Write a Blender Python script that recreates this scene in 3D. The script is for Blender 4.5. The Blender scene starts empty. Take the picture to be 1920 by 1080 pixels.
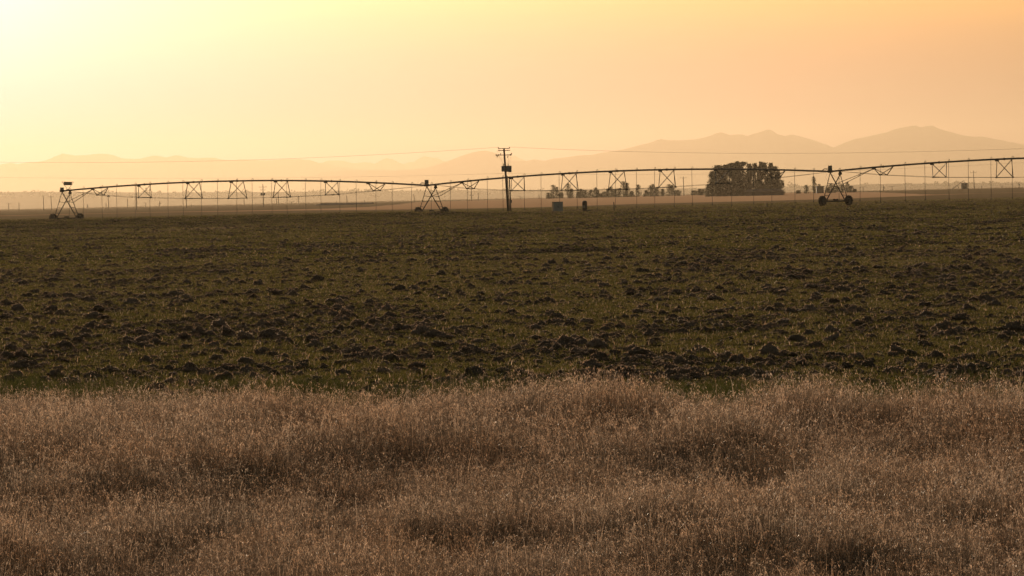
import bpy, math, random
import numpy as np
from mathutils import Vector, Matrix, Euler

R = math.radians
rng = random.Random(7)
nr = np.random.default_rng(7)
scene = bpy.context.scene
COL = scene.collection

# ------------------------------------------------------------------ camera
F = 11600.0                 # focal length in photo pixels (1920 wide)
HC = 1.8                    # eye height
PITCH = math.atan(170.0 / F)
ROLL = -math.atan(0.0217)
cam_d = bpy.data.cameras.new('camera')
cam = bpy.data.objects.new('camera', cam_d)
COL.objects.link(cam)
cam_d.sensor_width = 36.0
cam_d.lens = F / 1920.0 * 36.0
cam_d.clip_start = 0.5
cam_d.clip_end = 160000.0
CM = Matrix.Translation((0, 0, HC)) @ Matrix.Rotation(R(90) - PITCH, 4, 'X') @ Matrix.Rotation(ROLL, 4, 'Z')
cam.matrix_world = CM
scene.camera = cam


def at(px, py, Y):
    """world point seen at photo pixel (px, py) at world depth Y"""
    d = CM.to_3x3() @ Vector(((px - 960) / F, (540 - py) / F, -1.0))
    return Vector((0, 0, HC)) + d * (Y / d.y)


def smooth(a, b, t):
    t = np.clip((np.asarray(t, float) - a) / (b - a), 0, 1)
    return t * t * (3 - 2 * t)


def noise2(x, y, seed=0):
    """value noise, about -1..1"""
    x = np.asarray(x, float); y = np.asarray(y, float)
    xi = np.floor(x).astype(np.int64); yi = np.floor(y).astype(np.int64)
    fx = x - xi; fy = y - yi
    fx = fx * fx * (3 - 2 * fx); fy = fy * fy * (3 - 2 * fy)

    def h(i, j):
        n = (i * 374761393 + j * 668265263 + seed * 982451653) & 0xffffffff
        n = ((n ^ (n >> 13)) * 1274126177) & 0xffffffff
        n = n ^ (n >> 16)
        return (n & 0xffff) / 32767.5 - 1
    a = h(xi, yi); b = h(xi + 1, yi); c = h(xi, yi + 1); d = h(xi + 1, yi + 1)
    return (a * (1 - fx) + b * fx) * (1 - fy) + (c * (1 - fx) + d * fx) * fy


def fbm(x, y, seed=0, o=4):
    s = 0; a = 1; t = 0
    for k in range(o):
        s = s + a * noise2(np.asarray(x) * 2 ** k, np.asarray(y) * 2 ** k, seed + k); t += a; a *= .5
    return s / t


def terrain(x, y):
    x = np.asarray(x, float); y = np.asarray(y, float)
    a = .54 - .48 * smooth(-14, 14, x)
    z = a * np.exp(-((y - 640) / 70) ** 2)
    z = z + (-.35 * np.exp(-((x + 10) / 22) ** 2) - .1) * np.exp(-((y - 760) / 60) ** 2)
    z = z + .9 * smooth(-150, 60, x) * np.exp(-((y - 3300) / 900) ** 2)
    z = z + .05 * noise2(x / 40, y / 160, 3) * smooth(60, 200, y)
    return z


def tz(x, y):
    return float(terrain(x, y))


# ------------------------------------------------------------------ materials
def new_mat(name):
    m = bpy.data.materials.new(name)
    m.use_nodes = True
    nt = m.node_tree
    nt.nodes.clear()
    out = nt.nodes.new('ShaderNodeOutputMaterial')
    return m, nt, out


def N(nt, t, **kw):
    n = nt.nodes.new(t)
    for k, v in kw.items():
        setattr(n, k, v)
    return n


def mixc(nt, fac, a, b, blend='MIX'):
    n = nt.nodes.new('ShaderNodeMix')
    n.data_type = 'RGBA'; n.blend_type = blend
    for sock, v in ((n.inputs[0], fac), (n.inputs[6], a), (n.inputs[7], b)):
        if hasattr(v, 'node'):
            nt.links.new(v, sock)
        else:
            sock.default_value = v if not isinstance(v, (tuple, list)) or len(v) == 4 else (*v, 1)
    return n.outputs[2]


def mth(nt, op, a, b=0.0, clamp=False):
    n = nt.nodes.new('ShaderNodeMath'); n.operation = op; n.use_clamp = clamp
    for sock, v in ((n.inputs[0], a), (n.inputs[1], b)):
        if hasattr(v, 'node'):
            nt.links.new(v, sock)
        else:
            sock.default_value = v
    return n.outputs[0]


def noise_node(nt, vec, scale, detail=4, rough=.55):
    n = N(nt, 'ShaderNodeTexNoise')
    n.inputs['Scale'].default_value = scale
    n.inputs['Detail'].default_value = detail
    n.inputs['Roughness'].default_value = rough
    if vec is not None:
        nt.links.new(vec, n.inputs['Vector'])
    return n.outputs['Fac']


def ramp(nt, fac, a, b):
    n = N(nt, 'ShaderNodeMapRange', clamp=True)
    n.inputs[1].default_value = a; n.inputs[2].default_value = b
    nt.links.new(fac, n.inputs[0])
    return n.outputs[0]


def plain(name, c1, c2, scale=2.0, rough=.6, metal=0.0, bump=0.0, spec=.5):
    m, nt, out = new_mat(name)
    p = N(nt, 'ShaderNodeBsdfPrincipled')
    tc = N(nt, 'ShaderNodeTexCoord')
    f = noise_node(nt, tc.outputs['Object'], scale)
    nt.links.new(mixc(nt, ramp(nt, f, .3, .7), c1, c2), p.inputs['Base Color'])
    p.inputs['Roughness'].default_value = rough
    p.inputs['Metallic'].default_value = metal
    p.inputs['Specular IOR Level'].default_value = spec
    if bump:
        b = N(nt, 'ShaderNodeBump'); b.inputs['Strength'].default_value = bump
        nt.links.new(f, b.inputs['Height']); nt.links.new(b.outputs[0], p.inputs['Normal'])
    nt.links.new(p.outputs[0], out.inputs[0])
    return m


def leafy(name, c1, c2, trans=.45, gloss=.06, tcol=None, rough=.4, hue=None):
    """thin plant matter: diffuse + translucent + a little sheen; tone per blade"""
    m, nt, out = new_mat(name)
    at_ = N(nt, 'ShaderNodeAttribute', attribute_name='tone')
    oi = N(nt, 'ShaderNodeObjectInfo')
    f = mth(nt, 'ADD', mth(nt, 'MULTIPLY', at_.outputs['Fac'], .7), mth(nt, 'MULTIPLY', oi.outputs['Random'], .3))
    col = mixc(nt, f, c1, c2)
    if hue:
        wn = N(nt, 'ShaderNodeTexWhiteNoise', noise_dimensions='1D')
        nt.links.new(oi.outputs['Random'], wn.inputs['W'])
        gp_ = N(nt, 'ShaderNodeNewGeometry')
        pn = ramp(nt, noise_node(nt, gp_.outputs['Position'], 1.1, 3), .35, .65)
        hf = mth(nt, 'ADD', mth(nt, 'MULTIPLY', wn.outputs['Value'], .5), mth(nt, 'MULTIPLY', pn, .5))
        col = mixc(nt, hf, col, mixc(nt, 1.0, col, hue, 'MULTIPLY'))
    d = N(nt, 'ShaderNodeBsdfDiffuse'); t = N(nt, 'ShaderNodeBsdfTranslucent'); g = N(nt, 'ShaderNodeBsdfGlossy')
    g.inputs['Roughness'].default_value = rough
    nt.links.new(col, d.inputs[0])
    if tcol:
        nt.links.new(mixc(nt, 1.0, col, tcol, 'MULTIPLY'), t.inputs[0])
    else:
        nt.links.new(col, t.inputs[0])
    g.inputs[0].default_value = (.9, .85, .75, 1)
    m1 = N(nt, 'ShaderNodeMixShader'); m1.inputs[0].default_value = trans
    nt.links.new(d.outputs[0], m1.inputs[1]); nt.links.new(t.outputs[0], m1.inputs[2])
    m2 = N(nt, 'ShaderNodeMixShader'); m2.inputs[0].default_value = gloss
    nt.links.new(m1.outputs[0], m2.inputs[1]); nt.links.new(g.outputs[0], m2.inputs[2])
    nt.links.new(m2.outputs[0], out.inputs[0])
    return m


M = {}
M['steel'] = plain('galvanised_steel', (.10, .10, .10), (.17, .165, .16), 3.0, .5, .35)
M['dark_steel'] = plain('weathered_steel', (.05, .048, .046), (.085, .08, .076), 4.0, .8, .0, spec=.2)
M['rubber'] = plain('tyre_rubber', (.025, .024, .022), (.05, .045, .04), 6.0, .8)
M['hose'] = plain('drop_hose_rubber', (.06, .06, .058), (.09, .085, .08), 5.0, .6)
M['panel'] = plain('panel_plastic', (.16, .16, .15), (.2, .2, .19), 3.0, .45)
M['wood'] = plain('weathered_pole_wood', (.07, .055, .042), (.12, .095, .075), 6.0, .85)
M['ceramic'] = plain('insulator_ceramic', (.12, .10, .09), (.18, .15, .13), 6.0, .3)
M['tank'] = plain('transformer_paint', (.16, .17, .175), (.22, .23, .235), 3.0, .45)
M['cabinet'] = plain('cabinet_paint', (.28, .30, .325), (.36, .385, .41), 2.0, .5)
M['bin'] = plain('corrugated_bin_steel', (.13, .13, .13), (.2, .2, .2), 1.0, .5, .4)
M['shed'] = plain('shed_wall', (.04, .036, .038), (.06, .055, .055), .3, .9, spec=.1)
M['shed_roof'] = plain('shed_roof', (.035, .035, .042), (.06, .06, .07), .3, .9, spec=.1)
M['cable'] = plain('aluminium_cable', (.06, .055, .05), (.10, .09, .08), 1.0, .5)
M['bark'] = plain('bark', (.05, .04, .03), (.09, .07, .05), 2.0, .9)
M['earth'] = plain('bank_earth', (.07, .06, .045), (.11, .09, .07), .1, .9)
M['leaf'] = leafy('tree_leaves', (.024, .030, .012), (.044, .05, .02), .3, .015)
M['straw'] = leafy('dry_grass_blade', (.034, .026, .0195), (.80, .65, .51), .58, .08, (1.0, .94, .86), .38, (.92, .70, .54))
M['green'] = leafy('green_grass_blade', (.036, .042, .016), (.085, .088, .036), .45, .03, (1.0, .94, .55))
M['field_green'] = leafy('field_grass_blade', (.046, .048, .02), (.145, .13, .058), .55, .03, (1.0, .9, .5))

# soil clods
m, nt, out = new_mat('clod_soil')
p = N(nt, 'ShaderNodeBsdfPrincipled'); p.inputs['Roughness'].default_value = .95
p.inputs['Specular IOR Level'].default_value = .15
tc = N(nt, 'ShaderNodeTexCoord'); oi = N(nt, 'ShaderNodeObjectInfo')
f = noise_node(nt, tc.outputs['Object'], 14, 6, .7)
c = mixc(nt, oi.outputs['Random'], (.15, .108, .08), (.28, .205, .155))
c = mixc(nt, ramp(nt, f, .35, .7), c, mixc(nt, 1.0, c, (.55, .52, .5), 'MULTIPLY'))
nt.links.new(c, p.inputs['Base Color'])
b = N(nt, 'ShaderNodeBump'); b.inputs['Strength'].default_value = .8; b.inputs['Distance'].default_value = .03
nt.links.new(f, b.inputs['Height']); nt.links.new(b.outputs[0], p.inputs['Normal'])
nt.links.new(p.outputs[0], out.inputs[0])
M['clod'] = m

# ground: field soil with green growth, stubble field, dirt strips
m, nt, out = new_mat('field_ground')
p = N(nt, 'ShaderNodeBsdfPrincipled'); p.inputs['Roughness'].default_value = .95
p.inputs['Specular IOR Level'].default_value = 0
geo = N(nt, 'ShaderNodeNewGeometry')
P = geo.outputs['Position']
n1 = noise_node(nt, P, .6, 5, .6)
n2 = noise_node(nt, P, 7.0, 4, .6)
n3 = noise_node(nt, P, .02, 4, .55)
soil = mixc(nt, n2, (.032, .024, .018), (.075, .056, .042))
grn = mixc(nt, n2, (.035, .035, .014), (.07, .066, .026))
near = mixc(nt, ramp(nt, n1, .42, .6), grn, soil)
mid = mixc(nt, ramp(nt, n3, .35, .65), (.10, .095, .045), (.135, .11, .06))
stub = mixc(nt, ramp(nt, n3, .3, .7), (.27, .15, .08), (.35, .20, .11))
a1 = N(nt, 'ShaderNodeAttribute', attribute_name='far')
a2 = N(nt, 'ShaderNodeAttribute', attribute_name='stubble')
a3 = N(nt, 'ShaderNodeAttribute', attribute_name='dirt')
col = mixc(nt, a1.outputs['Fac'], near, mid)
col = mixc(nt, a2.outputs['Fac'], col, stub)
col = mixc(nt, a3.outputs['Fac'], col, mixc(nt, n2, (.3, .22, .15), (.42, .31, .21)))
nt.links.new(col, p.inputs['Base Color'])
sw = mth(nt, 'ADD', mth(nt, 'MULTIPLY', a2.outputs['Fac'], .2), mth(nt, 'MULTIPLY', a3.outputs['Fac'], .4), True)
nt.links.new(mth(nt, 'ADD', sw, mth(nt, 'MULTIPLY', a1.outputs['Fac'], .12), True), p.inputs['Sheen Weight'])
p.inputs['Sheen Roughness'].default_value = .6
p.inputs['Sheen Tint'].default_value = (.85, .56, .34, 1)
b = N(nt, 'ShaderNodeBump'); b.inputs['Strength'].default_value = .6; b.inputs['Distance'].default_value = .05
nt.links.new(n2, b.inputs['Height']); nt.links.new(b.outputs[0], p.inputs['Normal'])
nt.links.new(p.outputs[0], out.inputs[0])
M['ground'] = m

m, nt, out = new_mat('mountain_rock')
p = N(nt, 'ShaderNodeBsdfPrincipled'); p.inputs['Roughness'].default_value = 1.0
p.inputs['Specular IOR Level'].default_value = 0
geo = N(nt, 'ShaderNodeNewGeometry')
nn = noise_node(nt, geo.outputs['Position'], .004, 6, .6)
nt.links.new(mixc(nt, nn, (.05, .05, .04), (.10, .09, .07)), p.inputs['Base Color'])
nt.links.new(p.outputs[0], out.inputs[0])
M['mountain'] = m


# ------------------------------------------------------------------ mesh builder
class MB:
    def __init__(self):
        self.v = []; self.f = []; self.tone = []

    def poly(self, pts, tone=0.5):
        i = len(self.v)
        self.v += [tuple(q) for q in pts]
        self.f.append(tuple(range(i, i + len(pts))))
        self.tone += [tone] * len(pts)

    def tube(self, pts, r, n=6, cap=True):
        pts = [Vector(q) for q in pts]
        rs = r if isinstance(r, (list, tuple)) else [r] * len(pts)
        base = len(self.v)
        for k, q in enumerate(pts):
            d = (pts[min(k + 1, len(pts) - 1)] - pts[max(k - 1, 0)]).normalized()
            ref = Vector((0, 0, 1)) if abs(d.z) < .9 else Vector((1, 0, 0))
            u = d.cross(ref).normalized(); w = u.cross(d).normalized()
            for j in range(n):
                a = 2 * math.pi * (j + .5) / n
                self.v.append(tuple(q + (u * math.cos(a) + w * math.sin(a)) * rs[k]))
                self.tone.append(.5)
        for k in range(len(pts) - 1):
            for j in range(n):
                a = base + k * n + j; b2 = base + k * n + (j + 1) % n
                self.f.append((a, b2, b2 + n, a + n))
        if cap:
            self.f.append(tuple(base + j for j in range(n))[::-1])
            e = base + (len(pts) - 1) * n
            self.f.append(tuple(e + j for j in range(n)))
        return self

    def box(self, c, sx, sy, sz, rz=0.0, taper=1.0):
        c = Vector(c); base = len(self.v)
        cr, sr = math.cos(rz), math.sin(rz)
        for z in (-.5, .5):
            t = 1.0 if z < 0 else taper
            for x, y in ((-.5, -.5), (.5, -.5), (.5, .5), (-.5, .5)):
                X = x * sx * t; Y = y * sy * t
                self.v.append((c.x + X * cr - Y * sr, c.y + X * sr + Y * cr, c.z + z * sz)); self.tone.append(.5)
        for q in ((3, 2, 1, 0), (4, 5, 6, 7), (0, 1, 5, 4), (1, 2, 6, 5), (2, 3, 7, 6), (3, 0, 4, 7)):
            self.f.append(tuple(base + i for i in q))
        return self

    def lathe(self, prof, n=24, c=(0, 0, 0), axis=None):
        """profile of (radius, height) turned about axis (default z) through c"""
        c = Vector(c); ax = Vector(axis or (0, 0, 1)).normalized()
        ref = Vector((0, 0, 1)) if abs(ax.z) < .9 else Vector((1, 0, 0))
        u = ax.cross(ref).normalized(); w = ax.cross(u).normalized()
        base = len(self.v)
        for r_, h in prof:
            for j in range(n):
                a = 2 * math.pi * j / n
                self.v.append(tuple(c + ax * h + (u * math.cos(a) + w * math.sin(a)) * max(r_, 1e-3))); self.tone.append(.5)
        for k in range(len(prof) - 1):
            for j in range(n):
                a = base + k * n + j; b2 = base + k * n + (j + 1) % n
                self.f.append((a, b2, b2 + n, a + n))
        self.f.append(tuple(base + j for j in range(n))[::-1])
        e = base + (len(prof) - 1) * n
        self.f.append(tuple(e + j for j in range(n)))
        return self

    def mesh(self, name, mats, mat_idx=None, smooth_=False):
        me = bpy.data.meshes.new(name)
        me.from_pydata(self.v, [], self.f)
        for q in (mats if isinstance(mats, (list, tuple)) else [mats]):
            me.materials.append(q)
        if mat_idx is not None:
            me.polygons.foreach_set('material_index', mat_idx)
        a = me.attributes.new('tone', 'FLOAT', 'POINT')
        a.data.foreach_set('value', self.tone)
        if smooth_:
            me.polygons.foreach_set('use_smooth', [True] * len(me.polygons))
        me.update()
        return me

    def build(self, name, mats, parent=None, origin=None, **kw):
        if origin is not None:
            o_ = Vector(origin)
            self.v = [(a - o_.x, b_ - o_.y, c_ - o_.z) for a, b_, c_ in self.v]
        ob = bpy.data.objects.new(name, self.mesh(name, mats, **kw))
        COL.objects.link(ob)
        if origin is not None:
            ob.location = origin
        if parent is not None:
            ob.parent = parent
        return ob


def tag(o, label=None, cat=None, group=None, kind=None):
    if label: o['label'] = label
    if cat: o['category'] = cat
    if group: o['group'] = group
    if kind: o['kind'] = kind
    return o


def thing(name, label, cat, loc, rz=0.0, group=None):
    o = bpy.data.objects.new(name, None)
    COL.objects.link(o)
    o.location = loc; o.rotation_euler = (0, 0, rz)
    o.empty_display_size = .2
    return tag(o, label, cat, group)


# ------------------------------------------------------------------ ground
def interp(px_pts):
    xs = np.array([q[0] for q in px_pts]); ys = np.array([q[1] for q in px_pts])
    return lambda t: np.interp(t, xs, ys)


# the stubble field lies between these two lines (bearing x/y -> distance)
near_edge = interp([(-.057, 1480), (-.0224, 1173), (.0034, 1076), (.0233, 1228), (.042, 1243), (.054, 1313), (.068, 1560), (.077, 1740), (.2, 2600)])
far_edge = interp([(-.2, 1490), (-.057, 1550), (-.04, 1470), (-.029, 1560), (-.0224, 1720), (-.0175, 2300), (-.015, 3200), (-.005, 3200), (.003, 3600), (.05, 3600), (.06, 2600), (.068, 1660), (.08, 1800), (.2, 2700)])

ys = [-60, -30, -10, 0, 8, 14]
y = 18.0
while y < 72000:
    ys.append(y); y *= 1.0125 if y < 4500 else 1.05
ys.append(72000.0)
ys = np.array(ys)
ts = np.sort(np.concatenate([np.linspace(-1, 1, 61), np.linspace(-.34, .34, 180)]))
nx, ny = len(ts), len(ys)
YY, TT = np.meshgrid(ys, ts, indexing='ij')
XX = TT * (60 + .33 * np.maximum(YY, 0))
ZZ = terrain(XX, YY)
bear = XX / np.maximum(YY, 1)
wob = 1 + .03 * fbm(XX / 60, YY / 300, 11)
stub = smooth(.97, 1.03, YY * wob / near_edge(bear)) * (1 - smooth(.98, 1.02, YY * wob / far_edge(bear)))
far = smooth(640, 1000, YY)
dirt = np.zeros_like(YY)
strip = smooth(690, 700, YY + 6 * noise2(XX / 20, YY / 60, 5)) * (1 - smooth(715, 725, YY + 6 * noise2(XX / 20, YY / 60, 5)))
dirt = np.maximum(dirt, strip * smooth(10, 18, XX) * smooth(-.3, .3, fbm(XX / 14, YY / 40, 9)))
patch = np.exp(-(((XX + 27) / 8) ** 4)) * np.exp(-(((YY - 440 - (XX + 27) * 3) / 22) ** 2))
dirt = np.maximum(dirt, .8 * patch * smooth(-.2, .4, fbm(XX / 2.5, YY / 12, 21)))
verts = np.stack([XX, YY, ZZ], -1).reshape(-1, 3)
idx = np.arange(nx * ny).reshape(ny, nx)
quads = np.stack([idx[:-1, :-1], idx[:-1, 1:], idx[1:, 1:], idx[1:, :-1]], -1).reshape(-1, 4)
me = bpy.data.meshes.new('ground')
me.from_pydata(verts.tolist(), [], quads.tolist())
me.materials.append(M['ground'])
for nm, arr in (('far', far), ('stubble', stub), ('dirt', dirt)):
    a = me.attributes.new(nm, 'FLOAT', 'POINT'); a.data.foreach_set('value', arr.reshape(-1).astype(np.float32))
me.polygons.foreach_set('use_smooth', [True] * len(me.polygons))
ground = bpy.data.objects.new('ground', me); COL.objects.link(ground)
tag(ground, 'flat farmland of rough green field with brown stubble beyond', 'ground', kind='structure')


# ------------------------------------------------------------------ mountains
def range_mesh(name, pts, Y, depth, seed, label, rough=1.0):
    """ridge line through the given sky-line points at distance Y, slopes down to the plain before and behind"""
    xs = np.array([q[0] for q in pts], float)
    hs = np.array([at(q[0], q[1], Y).z for q in pts])
    wx = np.array([at(q[0], q[1], Y).x for q in pts])
    n = 520
    X = np.linspace(wx[0], wx[-1], n)
    H = np.interp(X, wx, hs)
    H = H + rough * (.012 * H.max()) * fbm(X / 120, X * 0, seed, 3)
    H[0] = H[-1] = 0
    rows = []
    prof = [(-1, -2), (-.8, .12), (-.62, .30), (-.45, .5), (-.3, .66), (-.18, .8), (-.08, .92), (0, 1.0), (.2, .75), (.5, .4), (1, -2)]
    for d, k in prof:
        yy = Y + d * depth + (abs(d) * .25 * depth * fbm(X / 900, X * 0 + d * 3, seed + 5, 3))
        zz = H * k * (1 + (.25 if 0 < abs(d) < 1 else 0) * (1 - k) * 2 * fbm(X / 400, X * 0 + d * 9, seed + 9, 4)) if k > 0 else X * 0 - .3
        zz = np.minimum(zz, H) if k < 1 else zz
        rows.append(np.stack([X * (yy / Y) if d < 0 else X, yy, zz], -1))
    V = np.concatenate(rows)
    m_ = len(prof)
    ix = np.arange(n * m_).reshape(m_, n)
    q = np.stack([ix[:-1, :-1], ix[:-1, 1:], ix[1:, 1:], ix[1:, :-1]], -1).reshape(-1, 4)
    me = bpy.data.meshes.new(name); me.from_pydata(V.tolist(), [], q.tolist())
    me.materials.append(M['mountain'])
    me.polygons.foreach_set('use_smooth', [True] * len(me.polygons))
    o = bpy.data.objects.new(name, me); COL.objects.link(o)
    return tag(o, label, 'mountain', kind='structure')


right_pts = [(560, 330), (600, 324), (651, 319), (709, 319), (746, 318.5), (775, 318), (797, 315.6), (826, 306.5), (855, 295.6), (877, 288), (892, 284.6), (902.6, 283), (917, 284), (930, 288), (943, 295.6), (959, 301), (972, 301.4), (986, 300.7), (1001, 299.6), (1019, 302), (1037, 298.5), (1059, 295), (1088, 292), (1110, 290), (1136, 285.7), (1147, 283.5), (1169, 279), (1190, 274.8), (1212, 269), (1231, 262.8), (1240, 260.6), (1256, 262.8), (1280, 263), (1310, 260.3), (1326.7, 256), (1340, 250.7), (1350, 248.7), (1370, 253.7), (1391.7, 252), (1401.7, 255.7), (1420, 249), (1439, 242.7), (1446.7, 244.3), (1456.7, 251), (1471.7, 254.7), (1486.7, 251.3), (1506.7, 257.7), (1526.7, 263), (1546.7, 269.3), (1562.7, 277), (1580, 269), (1603, 261), (1633, 255), (1663, 248.3), (1686.7, 241), (1706.7, 237.3), (1717, 235.7), (1726.7, 239.3), (1736.7, 236.7), (1746.7, 235.3), (1760, 241.7), (1780, 248), (1806.7, 253.7), (1826.7, 256.7), (1843, 256), (1870, 261.7), (1896.7, 265.7), (1920, 271.7), (1990, 283), (2080, 290), (2200, 280), (2400, 300), (2700, 320)]
left_pts = [(-700, 330), (-500, 312), (-300, 318), (-120, 305), (0, 308), (20, 305), (32, 307.7), (43, 304.7), (83, 301.7), (100, 295), (117, 287), (140, 292), (167, 290), (187, 287.5), (200, 289), (217, 292.5), (228, 296.5), (247, 297.5), (267, 296.5), (287, 291.5), (297, 292), (312, 294.7), (328, 291.5), (337, 291.5), (353, 295.5), (373, 296.5), (400, 295.7), (413, 298.7), (433, 300), (467, 299.5), (500, 300.5), (533, 298.5), (563, 297.5), (580, 300), (597, 305.5), (607, 305), (620, 308.5), (640, 314), (700, 322), (780, 330), (860, 345)]
mid_pts = [(520, 330), (590, 310), (607, 304), (613, 301.7), (633, 300.8), (646.7, 301.7), (660, 305), (670, 305.8), (682, 304.7), (693, 305), (703, 307), (711.7, 302.5), (720, 297.5), (725, 296.3), (736.7, 299), (746.7, 304), (756.7, 307), (765, 305), (776.7, 303.3), (783, 298), (791.7, 294), (797.5, 292.8), (805, 295), (813, 295.8), (823, 297.5), (831.7, 303), (860, 301), (900, 296), (947, 290), (967, 292), (975, 298), (1000, 306), (1040, 318)]
range_mesh('mountain_range', right_pts, 52000, 6000, 1, 'hazy mountain range with two broad peaks beyond the tree grove')
range_mesh('mountain_range', left_pts, 58000, 5000, 2, 'low pale mountain range fading into the glow beside the sun')
range_mesh('mountain_range', mid_pts, 66000, 3600, 3, 'faintest jagged peaks showing between the two nearer ranges')

# low wooded benchland in front of the mountains
hill_pts = [(-700, 372), (-300, 366), (0, 361), (60, 359.5), (150, 360), (300, 361), (420, 360), (500, 360), (600, 359), (700, 358), (800, 357), (900, 356.5), (1000, 356), (1150, 354), (1300, 353), (1400, 352.5), (1500, 349), (1600, 346.5), (1640, 345), (1750, 344), (1840, 343), (1900, 342.5), (2100, 338), (2500, 332)]
range_mesh('low_hills', hill_pts, 22000, 2400, 4, 'low hazy wooded hills along the far edge of the plain', rough=.3)


# ------------------------------------------------------------------ distant wood on the hills: one mass
def leaf_quad(mb, c, s, tone, flat=0.0):
    a = Vector((rng.gauss(0, 1), rng.gauss(0, 1), rng.gauss(0, 1) + flat)).normalized()
    b_ = a.orthogonal().normalized()
    b_ = (Matrix.Rotation(rng.uniform(0, 6.28), 3, a) @ b_)
    c_ = a.cross(b_)
    s2 = s * rng.uniform(.5, .9)
    mb.poly([c + b_ * s, c + c_ * s2, c - b_ * s, c - c_ * s2], tone)


wood = MB()
for k in range(420):
    px = rng.uniform(-150, 2070)
    Y = rng.uniform(19800, 21600)
    base = float(np.interp(px, [q[0] for q in hill_pts], [q[1] for q in hill_pts]))
    q = at(px, base + rng.uniform(0, 8), Y)
    cl = fbm(px / 60., 0., 77, 3)
    r_ = rng.uniform(4.5, 11) * (1 + .6 * float(cl))
    for j in range(26):
        d = Vector((rng.gauss(0, 1.2), rng.gauss(0, 1), rng.gauss(0, .7)))
        leaf_quad(wood, q + d * r_ * .6, r_ * .42, rng.random())
o = wood.build('distant_wood', M['leaf'])
tag(o, 'hazy mass of far-off trees along the low hills', 'wood', kind='stuff')

# ------------------------------------------------------------------ centre pivot irrigation machine
ALPHA = R(42)
U = Vector((math.cos(ALPHA), -math.sin(ALPHA), 0))      # along the pipe, towards the right and nearer
B = Vector((math.sin(ALPHA), math.cos(ALPHA), 0))       # across the pipe, right and farther
D2 = 725.0
P2 = at(800, 347.6, D2)


def on_line(px):
    """distance along the pipe line from tower two for a photo column (ignoring height)"""
    d = CM.to_3x3() @ Vector(((px - 960) / F, (540 - 345) / F, -1.0))
    t = d.x / d.y
    # P2.x + s*U.x = t*(P2.y + s*U.y)
    return (t * P2.y - P2.x) / (U.x - t * U.y)


S1, S3 = on_line(116), on_line(1557)
S4 = S3 + (S3 - S1) / 2
tops = {}
for s, (px, py) in ((S1, (116, 358.2)), (0.0, (797, 347.8)), (S3, (1557, 321.6))):
    q = P2 + U * s
    tops[s] = at(px, py, q.y).z
tops[S4] = tops[S3] + .1
span_ends = [(S1, 0.0), (0.0, S3), (S3, S4)]


def pipe_pt(span, s):
    a, b_ = span
    t = (s - a) / (b_ - a)
    z = tops[a] + (tops[b_] - tops[a]) * t + .9 * (1 - (2 * t - 1) ** 2)
    q = P2 + U * s
    return Vector((q.x, q.y, z))


root = thing('centre_pivot_irrigator', 'long dark steel irrigation pipeline on wheeled towers spanning the whole field', 'irrigation machine',
             (P2.x, P2.y, tz(P2.x, P2.y)))
RO = root.location.copy()


def part(mb, name, mat, parent=None, pos=None):
    """part in the machine's frame"""
    o = mb.build(name, mat, origin=pos if pos is not None else RO)
    p_ = parent or root
    pl = p_.location + (RO if p_ is not root else Vector((0, 0, 0)))
    o.location = o.location - pl
    o.parent = p_
    return o


def angle_bar(mb, a, b_, w=.05):
    mb.tube([a, b_], w, 4)


trusses_px = {
    0: [(188, 19, 1), (271, 30, 1), (363, 36, 1), (445, 38, 1), (528, 36, 1), (622, 30, 1), (706, 18, 1)],
    1: [(882, 18, 1), (971, 30, 1), (1068, 35, 1), (1158, 38, 1), (1251, 36, 1), (1355, 29, 1), (1455, 18, 1)],
    2: [(1657, 18, 1), (1762, 31, 1), (1884, 36, 1), (1985, 40, 1), (2090, 40, 1), (2200, 32, 1), (2300, 20, 1)],
}
DEPTHS = [.92, 1.62, 2.0, 2.1, 2.0, 1.62, .92]
HALFW = [.62, 1.15, 1.5, 1.62, 1.5, 1.15, .62]
ALEN = [1.35, 1.0, 1.0, 1.02, 1.0, 1.0, 1.35]   # half gap between the two brackets on the pipe
hose_px = {
    0: [132, 158, 193, 220.5, 255.5, 283, 317, 345, 379.5, 410, 446, 475, 511.6, 540, 575, 604, 639, 670, 707, 737.5, 774],
    1: [810.5, 846.7, 879, 916, 945, 985, 1017, 1051, 1084, 1121.6, 1156.5, 1196, 1230, 1267, 1300, 1338, 1374, 1415, 1449, 1492.5, 1528],
    2: [1576, 1615.6, 1653.5, 1699.5, 1737, 1781.5, 1818.6, 1861, 1901, 1942, 1985, 2025, 2068],
}
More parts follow.
